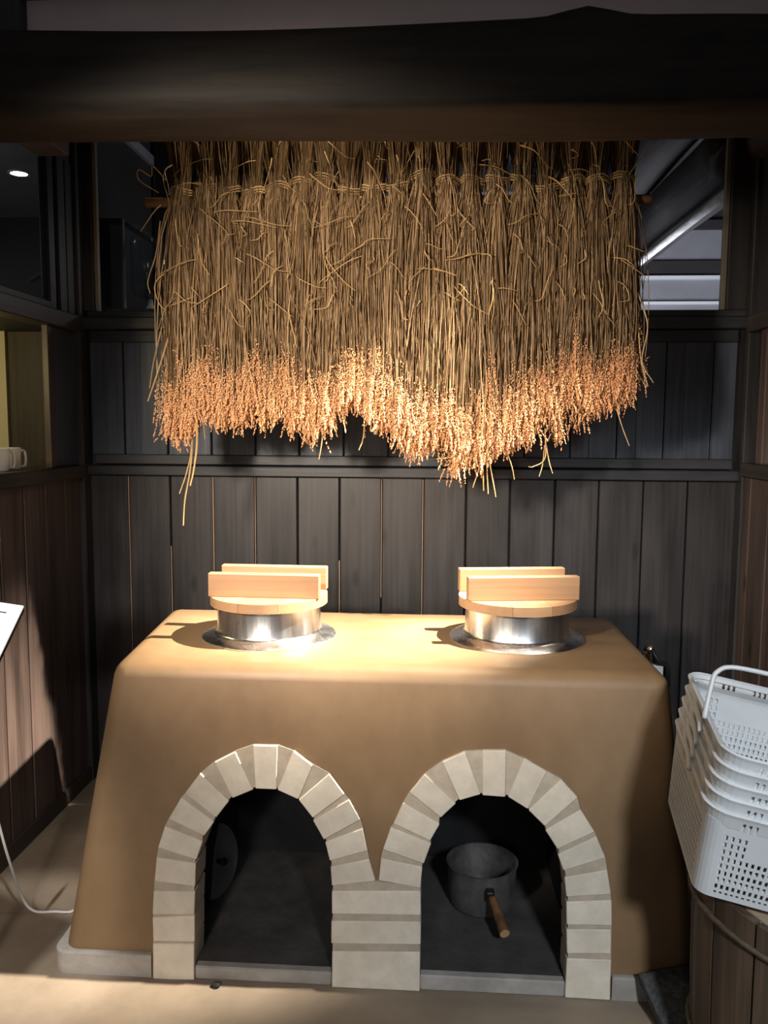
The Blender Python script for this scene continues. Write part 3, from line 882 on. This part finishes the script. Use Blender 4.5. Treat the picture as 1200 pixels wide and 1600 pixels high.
    for q0 in range(3):
        for aa in a: rp.append((0.040 * math.cos(aa), 0.030 * math.sin(aa) - 0.012, tie - zt - 0.012 + 0.008 * q0 + 0.006 * math.sin(aa * 2 + idx)))
    rp.append(rp[0])
    tube('tie', rp, 0.0030, M['strip'], t, n=5)

    # loose leaves and bent stalks standing out of the bundle
    for j in range(9):
        z0 = RNG.uniform(-0.34, 0.24)
        x0 = RNG.uniform(-0.035, 0.035)
        y0 = -RNG.uniform(0.075, 0.10) - max(0, z0) * 0.16
        ln = RNG.uniform(0.04, 0.17)
        an = RNG.normal(0, 0.75)
        dz = -math.cos(an) * ln; dx = math.sin(an) * ln
        pts = [(x0, y0 + 0.03, z0), (x0 + dx * 0.35 + RNG.normal(0, 0.008), y0 - 0.012, z0 + dz * 0.3), (x0 + dx * 0.8, y0 - 0.016, z0 + dz * 0.75), (x0 + dx + RNG.normal(0, 0.015), y0 - 0.006, z0 + dz * (1.0 if j % 2 else 0.8))]
        PP = smooth_path(pts, 12)
        tube('loose_stalk', PP, np.linspace(0.0022, 0.0009, len(PP)) * RNG.uniform(0.7, 1.2), M['strip'], t, n=4, smooth=False)
    return t


ORD = ['first', 'second', 'third', 'fourth', 'fifth', 'sixth', 'seventh', 'eighth', 'ninth', 'tenth', 'eleventh', 'twelfth', 'thirteenth',
       'fourteenth', 'fifteenth', 'sixteenth', 'seventeenth', 'eighteenth', 'nineteenth']
YBOT = [690, 662, 672, 668, 650, 684, 680, 660, 655, 690, 700, 702, 720, 702, 690, 678, 650, 636, 634]
bundles = []
for i in range(19):
    X = -0.848 + 0.0792 * i
    zb = 1.536 - (YBOT[i] - 650) * 0.00217 + 0.012
    lab = ORD[i] + ' rice straw bundle from the left, hanging ears down on the pole'
    if i == 0: lab = 'leftmost rice straw bundle on the pole, with long strands trailing below'
    if i == 18: lab = 'rightmost rice straw bundle on the pole'
    bundles.append(straw_bundle(i, X, zb, lab))


def strand(i, pts, r=0.0019):
    """one long stalk that trails out of bundle i (points in world metres)"""
    t = bundles[i]
    PP = smooth_path([(p[0] - t.location.x, p[1] - PY, p[2] - PZ) for p in pts], 24)
    tube('trailing_stalk', PP, np.linspace(r, r * 0.6, len(PP)), M['strip'], t, n=4, smooth=False)


# strands trailing below the fringe and out at the sides
strand(1, [(-0.812, 2.710, 1.629), (-0.811, 2.705, 1.457), (-0.820, 2.700, 1.350), (-0.839, 2.700, 1.254), (-0.846, 2.700, 1.168)], 0.0034)
strand(1, [(-0.806, 2.710, 1.629), (-0.795, 2.705, 1.468), (-0.806, 2.700, 1.361), (-0.820, 2.700, 1.302)], 0.0036)
strand(1, [(-0.818, 2.710, 1.607), (-0.814, 2.705, 1.436), (-0.830, 2.700, 1.350), (-0.857, 2.700, 1.275)], 0.0026)
strand(1, [(-0.791, 2.710, 1.607), (-0.774, 2.700, 1.521), (-0.767, 2.700, 1.457)], 0.0024)
strand(0, [(-0.905, 2.700, 1.821), (-0.930, 2.690, 1.714), (-0.947, 2.690, 1.623)], 0.0026)
strand(0, [(-0.879, 2.700, 1.800), (-0.920, 2.690, 1.671), (-0.954, 2.690, 1.580)], 0.0028)
strand(0, [(-0.889, 2.720, 2.292), (-0.924, 2.700, 2.330), (-0.930, 2.700, 2.298), (-0.970, 2.700, 2.320), (-0.970, 2.700, 2.287), (-0.910, 2.710, 2.250)], 0.0022)
strand(0, [(-0.910, 2.730, 2.217), (-0.930, 2.710, 2.186), (-0.968, 2.700, 2.127)], 0.0020)
strand(0, [(-0.910, 2.720, 2.164), (-0.923, 2.710, 2.057), (-0.948, 2.700, 1.971), (-0.941, 2.700, 1.929)], 0.0020)
strand(0, [(-0.873, 2.710, 2.014), (-0.924, 2.700, 1.961), (-0.911, 2.700, 1.896), (-0.873, 2.710, 1.864)], 0.0022)
for dx0, dx1, z1 in ((0.0, -0.03, 1.32), (0.012, 0.02, 1.30), (0.02, 0.045, 1.29), (0.0, 0.005, 1.31)):
    strand(12, [(0.144 + dx0, 2.71, 1.52), (0.148 + dx0, 2.70, 1.415), (0.148 + dx1, 2.70, z1 - 0.014)], 0.0030)
strand(11, [(0.129, 2.710, 1.446), (0.064, 2.700, 1.409), (0.000, 2.690, 1.398)], 0.0020)
strand(13, [(0.214, 2.710, 1.457), (0.241, 2.700, 1.382), (0.252, 2.700, 1.334)], 0.0022)
strand(14, [(0.348, 2.710, 1.500), (0.348, 2.700, 1.404), (0.311, 2.690, 1.377), (0.295, 2.690, 1.377)], 0.0024)
strand(14, [(0.348, 2.710, 1.446), (0.341, 2.700, 1.382), (0.330, 2.690, 1.345)], 0.0022)
strand(14, [(0.353, 2.710, 1.446), (0.362, 2.700, 1.393), (0.373, 2.690, 1.355)], 0.0022)
strand(17, [(0.573, 2.710, 1.564), (0.593, 2.700, 1.500), (0.613, 2.690, 1.446)], 0.0022)
strand(18, [(0.627, 2.710, 1.928), (0.656, 2.690, 1.822), (0.643, 2.690, 1.714), (0.678, 2.680, 1.645)], 0.0026)
strand(18, [(0.632, 2.710, 1.821), (0.640, 2.690, 1.714), (0.662, 2.680, 1.634)], 0.0022)
strand(18, [(0.589, 2.730, 2.292), (0.643, 2.710, 2.368), (0.702, 2.700, 2.400)], 0.0020)
strand(6, [(-0.370, 2.710, 1.521), (-0.380, 2.700, 1.436), (-0.388, 2.700, 1.393)], 0.0024)
strand(7, [(-0.236, 2.710, 1.554), (-0.241, 2.700, 1.468), (-0.255, 2.690, 1.425)], 0.0024)

# ------------------------------------------------------------------ inside the fire openings
pan = empty('saucepan', (0.155, 2.435, 0.042), 'blackened saucepan with a wooden handle standing in the right fire opening', 'saucepan')
lathe('bowl', [(0.0, 0.0), (0.085, 0.0), (0.096, 0.006), (0.101, 0.03), (0.106, 0.128), (0.110, 0.131), (0.110, 0.134), (0.104, 0.134), (0.098, 0.03), (0.090, 0.010), (0.0, 0.008)], M['pan'], pan, 40)
hb = lathe('handle', [(0.0, 0.0), (0.010, 0.001), (0.012, 0.02), (0.015, 0.10), (0.0155, 0.135), (0.0145, 0.137)], M['handle'], pan, 16, (0.020, -0.108, 0.088), (math.radians(107), 0, math.radians(14)))
lathe('end_grain', [(0.0, 0.0), (0.0143, 0.0), (0.0143, 0.0012), (0.0, 0.0012)], M['handle_end'], hb, 16, (0, 0, 0.1368))
bk = from_bm('socket', box_bm((0.026, 0.03, 0.03), 0.006, 2), M['blackmetal'], pan, (0.017, -0.113, 0.090))

disc = empty('metal_lid', (-0.678, 2.42, 0.0366), 'dull round metal lid leaning inside the left fire opening', 'lid')
lathe('plate', [(0.0, 0.0), (0.108, 0.0), (0.112, 0.003), (0.110, 0.006), (0.09, 0.007), (0.0, 0.014)], M['plate'], disc, 40, (0.0, 0.0, 0.111), (0, math.radians(80), math.radians(-22)))
lathe('knob', [(0.0, 0.03), (0.010, 0.03), (0.013, 0.024), (0.007, 0.012), (0.008, 0.0)], M['blackmetal'], disc, 16, (0.012, -0.006, 0.113), (0, math.radians(80), math.radians(-22)))

pb = bmesh.new(); bmesh.ops.create_icosphere(pb, subdivisions=2, radius=1.0)
bmesh.ops.scale(pb, vec=(0.014, 0.010, 0.006), verts=pb.verts)
for v in pb.verts: v.co *= random.uniform(0.88, 1.1)
pe = from_bm('pebble', pb, M['soot'], None, (-0.575, 2.046, 0.005)); tag(pe, 'small black lump on the floor before the left opening', 'pebble')

# ------------------------------------------------------------------ barrel with baskets on top
BX, BY = 0.845, 1.795
BAX = (Matrix.Rotation(math.radians(-5.89), 3, 'Z') @ Matrix.Rotation(math.radians(11.1), 3, 'Y') @ Matrix.Rotation(math.radians(5.07), 3, 'X'))
BEZ = BAX.col[2]
BP0 = Vector((0.707, 1.851, 0.5195))


def rim_z(x, y):
    """the barrel's worn slanting top, on which the baskets stand"""
    return BP0.z - (BEZ.x * (x - BP0.x) + BEZ.y * (y - BP0.y)) / BEZ.z


barrel = empty('barrel', (BX, BY, 0.0), 'old weathered wooden barrel under the white baskets', 'barrel')
NS = 15
for i in range(NS):
    a0 = 2 * math.pi * i / NS + 0.01 + 0.10; a1 = 2 * math.pi * (i + 1) / NS - 0.012 + 0.10
    bm = bmesh.new()
    rows = []
    for kz in range(5):
        tz = kz / 4
        row = []
        for a, rr in [(a0, 1), ((a0 * 2 + a1) / 3, 1), ((a0 + 2 * a1) / 3, 1), (a1, 1), (a1, 0.91), ((a0 + a1) / 2, 0.91), (a0, 0.91)]:
            r = (0.236 + 0.014 * math.sin(tz * math.pi * 0.62)) * rr
            xx, yy = r * math.cos(a), r * math.sin(a)
            zt = rim_z(BX + xx, BY + yy) - random.uniform(0.004, 0.006)
            row.append(bm.verts.new((xx, yy, 0.002 + (zt - 0.002) * tz)))
        rows.append(row)
    for kz in range(4):
        for j in range(7):
            bm.faces.new((rows[kz][j], rows[kz][(j + 1) % 7], rows[kz + 1][(j + 1) % 7], rows[kz + 1][j]))
    bm.faces.new(rows[0][::-1]); bm.faces.new(rows[-1])
    from_bm('stave', bm, M['barrel'], barrel)
for zz, sl in ((0.40, 0.12), (0.12, 0.03)):
    P = []
    for i in range(41):
        a = 2 * math.pi * i / 40
        tz = zz / 0.55
        r = 0.236 + 0.014 * math.sin(tz * math.pi * 0.62) + 0.004
        P.append((r * math.cos(a), r * math.sin(a), zz - sl * 0.5 * math.cos(a)))
    V, F = tube_arrays(P, 0.0065, 6)
    me = bpy.data.meshes.new('hoop'); me.from_pydata(V, [], F)
    link('hoop', me, M['hoop'], barrel, smooth=True)
bm = bmesh.new()
lo, hi = [], []
for i in range(36):
    a = 2 * math.pi * i / 36
    xx, yy = 0.210 * math.cos(a), 0.210 * math.sin(a)
    z = rim_z(BX + xx, BY + yy) - 0.014
    hi.append(bm.verts.new((xx, yy, z))); lo.append(bm.verts.new((xx, yy, z - 0.02)))
bm.faces.new(hi); bm.faces.new(lo[::-1])
for i in range(36): bm.faces.new((lo[i], lo[(i + 1) % 36], hi[(i + 1) % 36], hi[i]))
from_bm('barrel_head', bm, M['barrel_lid'], barrel)


def rrect(w, l, r, n_side, n_corner):
    """rounded rectangle outline centred at 0: list of (x, y, outward nx, ny, side, s along the side in metres)"""
    out = []
    hw, hl = w / 2 - r, l / 2 - r
    segs = [((-hw, -hl - r), (hw, -hl - r), (0, -1), n_side[0]), ((hw + r, -hl), (hw + r, hl), (1, 0), n_side[1]),
            ((hw, hl + r), (-hw, hl + r), (0, 1), n_side[0]), ((-hw - r, hl), (-hw - r, -hl), (-1, 0), n_side[1])]
    cen = [(hw, -hl), (hw, hl), (-hw, hl), (-hw, -hl)]
    for k, (a, b, nn, n) in enumerate(segs):
        for i in range(n):
            t = i / n
            out.append((a[0] + (b[0] - a[0]) * t, a[1] + (b[1] - a[1]) * t, k))
        c = cen[k]; a0 = -math.pi / 2 + k * math.pi / 2
        for i in range(n_corner):
            t = a0 + (math.pi / 2) * i / n_corner
            out.append((c[0] + r * math.cos(t), c[1] + r * math.sin(t), -1))
    return out


BW0, BL0, BW1, BL1, BH = 0.285, 0.388, 0.335, 0.438, 0.211


def basket_meshes():
    nf, ns, nc = 40, 58, 6
    nv = 32
    bm = bmesh.new()
    rings = []
    for j in range(nv + 1):
        t = j / nv
        w, l = BW0 + (BW1 - BW0) * t * 0.86, BL0 + (BL1 - BL0) * t * 0.86
        ring = [bm.verts.new((x, y, 0.006 + (BH - 0.03) * t)) for x, y, k in rrect(w, l, 0.032, (nf, ns), nc)]
        rings.append(ring)
    info = [k for _, _, k in rrect(1, 2, 0.1, (nf, ns), nc)]
    per = len(info)
    seq = {}
    cnt = -1; last = None
    pos = []
    for k in info:
        if k != last: cnt = 0; last = k
        pos.append(cnt); cnt += 1
    for j in range(nv):
        for i in range(per):
            k = info[i]; s = pos[i]
            hole = False
            if k >= 0:
                n = nf if k in (0, 2) else ns
                if 0 < s < n - 1 and s % 2 == 1 and j % 3 != 0 and j > 1:
                    row = j // 3
                    if k in (0, 2):
                        hole = row <= 5 or (row in (6, 7, 8) and (s < 9 or s > n - 9))
                    else:
                        hole = row <= 8
            if hole: continue
            bm.faces.new((rings[j][i], rings[j][(i + 1) % per], rings[j + 1][(i + 1) % per], rings[j + 1][i]))
    # bottom grid
    cb = [v for v in rings[0]]
    bm.faces.new(cb[::-1])
    me = bpy.data.meshes.new('shell'); bmesh.ops.recalc_face_normals(bm, faces=bm.faces)
    bm.to_mesh(me); bm.free(); me.materials.append(M['basket'])
    # rim: a flared band with slots in threes and a rolled lip
    bm = bmesh.new()
    prof = [(0.0, -0.040), (0.004, -0.034), (0.010, -0.014), (0.012, -0.008), (0.016, 0.0), (0.012, 0.003), (0.004, 0.0), (0.002, -0.01)]
    rg = []
    for dx, dz in prof:
        rg.append([bm.verts.new((x, y, BH + dz)) for x, y, k in rrect(BW1 - 0.016 + 2 * dx, BL1 - 0.016 + 2 * dx, 0.036 + dx, (nf, ns), nc)])
    for j in range(len(prof) - 1):
        for i in range(per):
            k = info[i]; s = pos[i]
            if j == 1 and k >= 0:
                n = nf if k in (0, 2) else ns
                if 2 < s < n - 3 and (s // 2 - 2) % 6 in (0, 1, 2) and s % 2 == 0: continue
            bm.faces.new((rg[j][i], rg[j][(i + 1) % per], rg[j + 1][(i + 1) % per], rg[j + 1][i]))
    bmesh.ops.recalc_face_normals(bm, faces=bm.faces)
    mr = bpy.data.meshes.new('rim'); bm.to_mesh(mr); bm.free(); mr.materials.append(M['basket'])
    for m_ in (me, mr): m_.polygons.foreach_set('use_smooth', [False] * len(m_.polygons))
    # handle: a bail pivoting at the long sides; raised and folded-down forms
    def bail(raised):
        hw = BW1 / 2 + 0.012
        y0 = -0.055
        h = 0.108
        pts = [(-hw, y0, BH - 0.005), (-hw + 0.004, y0 + (0.03 if raised else 0.05), BH + (0.06 if raised else 0.006)), (-hw + 0.012, y0 + (0.045 if raised else 0.14), BH + (0.09 if raised else 0.007))]
        top = (y0 + 0.05, BH + h) if raised else (BL1 / 2 + 0.014, BH + 0.007)
        pts += [(-hw + 0.05, top[0], top[1]), (0, top[0], top[1] + 0.002 * raised), (hw - 0.05, top[0], top[1])]
        pts += [(hw - 0.012, pts[2][1], pts[2][2]), (hw - 0.004, pts[1][1], pts[1][2]), (hw, y0, BH - 0.005)]
        V, F = tube_arrays(smooth_path(pts, 64), 0.0055, 7)
        mh = bpy.data.meshes.new('handle'); mh.from_pydata(V, [], F); mh.materials.append(M['basket'])
        mh.polygons.foreach_set('use_smooth', [True] * len(mh.polygons))
        return mh
    lug = []
    return me, mr, bail(True), bail(False)


SH, RM, HU, HD = basket_meshes()
BROT = BAX.to_euler()
ctr = BP0 + BEZ * 0.004
ez = BEZ
blabels = ['lowest white plastic shopping basket, its whole perforated side showing, on the barrel', 'fourth white basket from the top of the stack on the barrel',
           'middle white basket in the stack of five on the barrel', 'second white basket from the top of the stack on the barrel',
           'topmost white plastic basket of the stack, empty with its handle raised']
for i in range(5):
    t = empty('shopping_basket', ctr + ez * (0.031 * i), blabels[i], 'basket', 'stacked white shopping baskets', rot=BROT)
    o = link('shell', SH, None, t)
    sm = o.modifiers.new('thickness', 'SOLIDIFY'); sm.thickness = 0.0025; sm.offset = -1
    o = link('rim', RM, None, t)
    sm = o.modifiers.new('thickness', 'SOLIDIFY'); sm.thickness = 0.002; sm.offset = -1
    link('handle', HU if i == 4 else HD, None, t)

# dark stone slab leaning on the plinth
bm = box_bm((0.20, 0.20, 0.024), 0.002)
sl = from_bm('stone_slab', bm, M['granite'], None, (0.660, 1.985, 0.052), (math.radians(24), math.radians(-4), math.radians(14)))
tag(sl, 'dark rough stone slab leaning against the stove foot beside the barrel', 'stone')

# ------------------------------------------------------------------ small things round the stove
cd = tube('power_cord', smooth_path([(-1.36, 2.26, 0.62), (-1.33, 2.32, 0.36), (-1.300, 2.33, 0.20), (-1.262, 2.335, 0.060), (-1.225, 2.335, 0.010), (-1.165, 2.342, 0.0045), (-1.10, 2.36, 0.0045), (-1.09, 2.52, 0.0045), (-1.10, 2.8, 0.0045)], 60), 0.0042, M['cord'], n=8)
tag(cd, 'white power cord hanging down and curling behind the left of the stove', 'cord')

gas = empty('wall_socket_plug', (0.80, 3.345, 0.62), 'pale plug fitting with a black lead on the boards behind the stove', 'plug')
g0 = gas.location
lathe('fitting', [(0.0, 0.0), (0.012, 0.0), (0.012, 0.05), (0.016, 0.055), (0.016, 0.075), (0.010, 0.085), (0.0, 0.086)], M['brass'], gas, 16, Vector((0.868, 3.318, 0.545)) - g0)
lathe('fitting', [(0.0, 0.0), (0.007, 0.0), (0.007, 0.06), (0.0, 0.061)], M['brass'], gas, 12, Vector((0.846, 3.32, 0.545)) - g0)
from_bm('socket_block', box_bm((0.06, 0.03, 0.07), 0.005, 2), M['whiteplastic'], gas, Vector((0.895, 3.335, 0.515)) - g0)
tube('lead', [Vector(p) - g0 for p in [(0.87, 3.30, 0.62), (0.90, 3.30, 0.565), (0.93, 3.305, 0.56), (0.94, 3.305, 0.54), (0.94, 3.31, 0.44)]], 0.009, M['rubber'], gas, 8)

# reading panel on a stand, mostly outside the frame on the left
sp_ = empty('reading_panel', (-1.10, 1.60, 0.0), 'white reading panel on a stand at the left edge', 'sign')
s0 = Vector(sp_.location)
b_ = math.radians(23); a_ = math.radians(56)
pex = Vector((math.cos(b_), -math.sin(b_), 0))          # towards the right end of the panel
pup = Vector((math.sin(b_) * math.cos(a_), math.cos(b_) * math.cos(a_), math.sin(a_)))
pn = pex.cross(pup)
corner = Vector((-0.939, 1.80, 1.088))
PWd, PHt = 0.30, 0.21
pc = corner - pex * PWd / 2 - pup * PHt / 2
PR = Matrix((pex, pup, pn)).transposed().to_euler()
from_bm('card', box_bm((PWd, PHt, 0.003)), M['card'], sp_, pc - s0, PR)
from_bm('backing', box_bm((PWd - 0.01, PHt - 0.01, 0.012), 0.002), M['blackmetal'], sp_, pc - pn * 0.0078 - s0, PR)
from_bm('printed_rule', box_bm((PWd - 0.055, 0.003, 0.0006)), M['ink'], sp_, pc + pup * (PHt / 2 - 0.022) - pex * 0.014 + pn * 0.0018 - s0, PR)
pf = pc - pn * 0.014 - pex * 0.11 - pup * 0.06
tube('post', [Vector((pf.x, pf.y, 0.02)) - s0, Vector((pf.x, pf.y, pf.z - 0.002)) - s0], 0.014, M['blackmetal'], sp_, 12)
lathe('foot', [(0.0, 0.0), (0.11, 0.0), (0.11, 0.012), (0.03, 0.022), (0.0, 0.022)], M['blackmetal'], sp_, 32, Vector((pf.x, pf.y, 0.0)) - s0)


# mugs on the hatch sill
def mug(loc, rz, label):
    t = empty('mug', loc, label, 'mug', 'white mugs on the hatch sill', rot=(0, 0, rz))
    lathe('cup', [(0.0, 0.0), (0.034, 0.0), (0.038, 0.004), (0.041, 0.074), (0.040, 0.080), (0.037, 0.080), (0.034, 0.01), (0.0, 0.008)], M['mug'], t, 28)
    tube('handle', smooth_path([(0.038, 0, 0.070), (0.060, 0, 0.066), (0.066, 0, 0.042), (0.062, 0, 0.012), (0.038, 0, 0.010)], 20), 0.0055, M['mug'], t, 8)
    return t


mug((-1.535, 2.80, 1.338), math.radians(62), 'front white mug on the hatch sill at the left edge')
mug((-1.548, 2.905, 1.338), math.radians(62), 'rear white mug half hidden behind the front mug on the hatch sill')

# room beyond the left hatch and window
o = box('wall_left_room_end', (-1.789, 3.38, 0.9), (-1.50, 3.42, 1.95), M['niche']); tag(o, kind='structure')
o = box('wall_left_room_pier', (-3.2, 3.36, 0.9), (-1.790, 3.42, 1.95), M['cream']); tag(o, kind='structure')
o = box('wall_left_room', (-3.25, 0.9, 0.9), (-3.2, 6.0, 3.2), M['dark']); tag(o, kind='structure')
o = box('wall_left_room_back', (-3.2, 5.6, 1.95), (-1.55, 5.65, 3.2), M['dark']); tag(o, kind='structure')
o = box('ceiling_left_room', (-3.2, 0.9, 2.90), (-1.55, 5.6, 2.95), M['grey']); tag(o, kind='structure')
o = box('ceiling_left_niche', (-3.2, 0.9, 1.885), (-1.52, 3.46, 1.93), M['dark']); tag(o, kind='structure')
dl = empty('ceiling_downlight', (-2.35, 4.64, 2.90), 'small glowing ceiling downlight seen through the upper left window', 'light')
lathe('lens', [(0.0, -0.004), (0.045, -0.004), (0.045, 0.0), (0.0, 0.0)], M['bulb'], dl, 20)
lathe('trim_ring', [(0.045, -0.006), (0.060, -0.006), (0.062, 0.0), (0.045, 0.0)], M['whiteplastic'], dl, 24, cap=False)

# room behind the back window
o = box('wall_far', (-2.0, 6.4, 1.2), (3.4, 6.45, 3.3), M['grey']); tag(o, kind='structure')
o = box('ceiling_far', (-2.0, 3.45, 3.25), (3.4, 6.4, 3.3), M['dark']); tag(o, kind='structure')
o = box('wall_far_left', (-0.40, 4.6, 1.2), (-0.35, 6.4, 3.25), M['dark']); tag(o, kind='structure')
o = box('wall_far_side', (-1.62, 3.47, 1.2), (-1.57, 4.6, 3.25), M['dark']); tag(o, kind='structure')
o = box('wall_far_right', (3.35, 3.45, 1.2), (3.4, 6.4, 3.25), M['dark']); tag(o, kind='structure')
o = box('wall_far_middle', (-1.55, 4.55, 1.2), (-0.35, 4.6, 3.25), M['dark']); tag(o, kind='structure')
for nm, z0, z1, d, mm in (('trim_7', 2.645, 2.735, 0.03, 'dark'), ('trim_8', 2.60, 2.625, 0.05, 'card'), ('trim_9', 2.42, 2.44, 0.04, 'card'), ('trim_10', 2.96, 3.02, 0.06, 'dark'), ('trim_11', 3.02, 3.25, 0.02, 'dark')):
    o = box(nm, (0.6, 6.4 - d, z0), (3.3, 6.4, z1), M[mm]); tag(o, kind='structure')


def log_y(name, x, z, r, y0, y1, label, seed):
    bm = bmesh.new(); rows = []
    for i in range(31):
        y = y0 + (y1 - y0) * i / 30
        row = []
        for j in range(18):
            t = 2 * math.pi * j / 18
            rr = r * (1 + 0.05 * math.sin(3 * t + seed + y * 1.3) + 0.04 * math.sin(y * 4 + seed + t))
            row.append(bm.verts.new((x + 0.02 * math.sin(y * 1.7 + seed) + rr * math.cos(t), y, z + rr * math.sin(t))))
        rows.append(row)
    for i in range(30):
        for j in range(18): bm.faces.new((rows[i][j], rows[i][(j + 1) % 18], rows[i + 1][(j + 1) % 18], rows[i + 1][j]))
    bm.faces.new(rows[0]); bm.faces.new(rows[-1][::-1])
    o = from_bm(name, bm, M['log_y'], smooth=True)
    return tag(o, label, 'beam')


log_y('roof_log', 1.20, 2.63, 0.14, 3.50, 6.36, 'rough lit roof log behind the glass, lower of two at the right', 0.4)
log_y('roof_log', 1.02, 2.86, 0.15, 3.50, 6.36, 'dark roof log behind the glass, above the lit one', 2.4)

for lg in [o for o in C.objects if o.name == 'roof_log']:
    tube('pale_edge', smooth_path([(1.162, 3.5, 2.455), (1.160, 4.2, 2.460), (1.158, 5.2, 2.462), (1.155, 6.3, 2.460)], 30), 0.021, M['pale_edge'], lg, n=7)  # strip standing in for the light along the log's lower edge

# left part behind the back glass: upright board, slanting batten, glass jar
ub = empty('upright_board', (-1.44, 3.72, 1.985), 'dark upright board with a pale edge behind the left of the back window', 'board')
box('panel', (-1.535, 3.71, 1.985), (-1.421, 3.735, 2.42), M['dark'], ub, 0.002, off=ub.location)
box('pale_edge', (-1.421, 3.71, 1.985), (-1.412, 3.735, 2.42), M['bead'], ub, 0.001, off=ub.location)
jar = empty('glass_jar', (-1.29, 3.70, 1.985), 'footed glass jar standing behind the left of the back window', 'jar')
lathe('bowl', [(0.012, 0.075), (0.03, 0.080), (0.070, 0.096), (0.082, 0.115), (0.084, 0.33), (0.080, 0.345), (0.078, 0.343), (0.081, 0.328), (0.079, 0.117), (0.067, 0.099), (0.012, 0.081)], M['jar'], jar, 32)
lathe('foot', [(0.0, 0.0), (0.042, 0.0), (0.040, 0.012), (0.013, 0.05), (0.010, 0.075), (0.0, 0.075)], M['whiteplastic'], jar, 24)
sh_ = box('shelf', (-1.56, 3.43, 1.945), (-0.42, 4.2, 1.985), M['rail_x'], bevel=0.003); tag(sh_, 'dark shelf under the glass jar behind the back window', 'shelf')
sb = tube('slanting_rail', [(-1.46, 3.82, 2.43), (-1.03, 3.82, 2.165)], 0.011, M['bead'], n=8); tag(sb, 'thin grey rail slanting behind the left of the back window', 'rail')
# round log end poking out at the top right corner
le = lathe('log_end', [(0.0, 0.0), (0.10, 0.0), (0.115, 0.015), (0.12, 0.10), (0.118, 0.40), (0.0, 0.40)], M['brown_z'], None, 22, (1.27, 3.02, 2.60), (math.radians(-90), 0, 0))
tag(le, 'rounded brown log end jutting out at the top right corner', 'log')

# invented housing for the ceiling spotlight, out of sight above the frame: can, arm and a flap added to block its light from the straw
fx = empty('added_spotlight_housing', (KEY[0], KEY[1], 3.0), 'unseen added black spotlight housing with a flap that keeps light off the straw', 'light')
f0 = Vector(fx.location)
tube('arm', [Vector((KEY[0] + 0.05, KEY[1], 3.0)) - f0, Vector((KEY[0] + 0.05, KEY[1], 2.78)) - f0], 0.010, M['blackmetal'], fx, 10)
lathe('can', [(0.0, 0.06), (0.045, 0.06), (0.05, 0.05), (0.05, 0.02), (0.047, 0.02), (0.047, 0.045), (0.0, 0.05)], M['blackmetal'], fx, 24, Vector(KEY) - f0)
box('flap', (KEY[0] - 0.175, KEY[1] + 0.052, KEY[2] - 0.235), (KEY[0] + 0.10, KEY[1] + 0.054, KEY[2] + 0.05), M['blackmetal'], fx, off=f0)
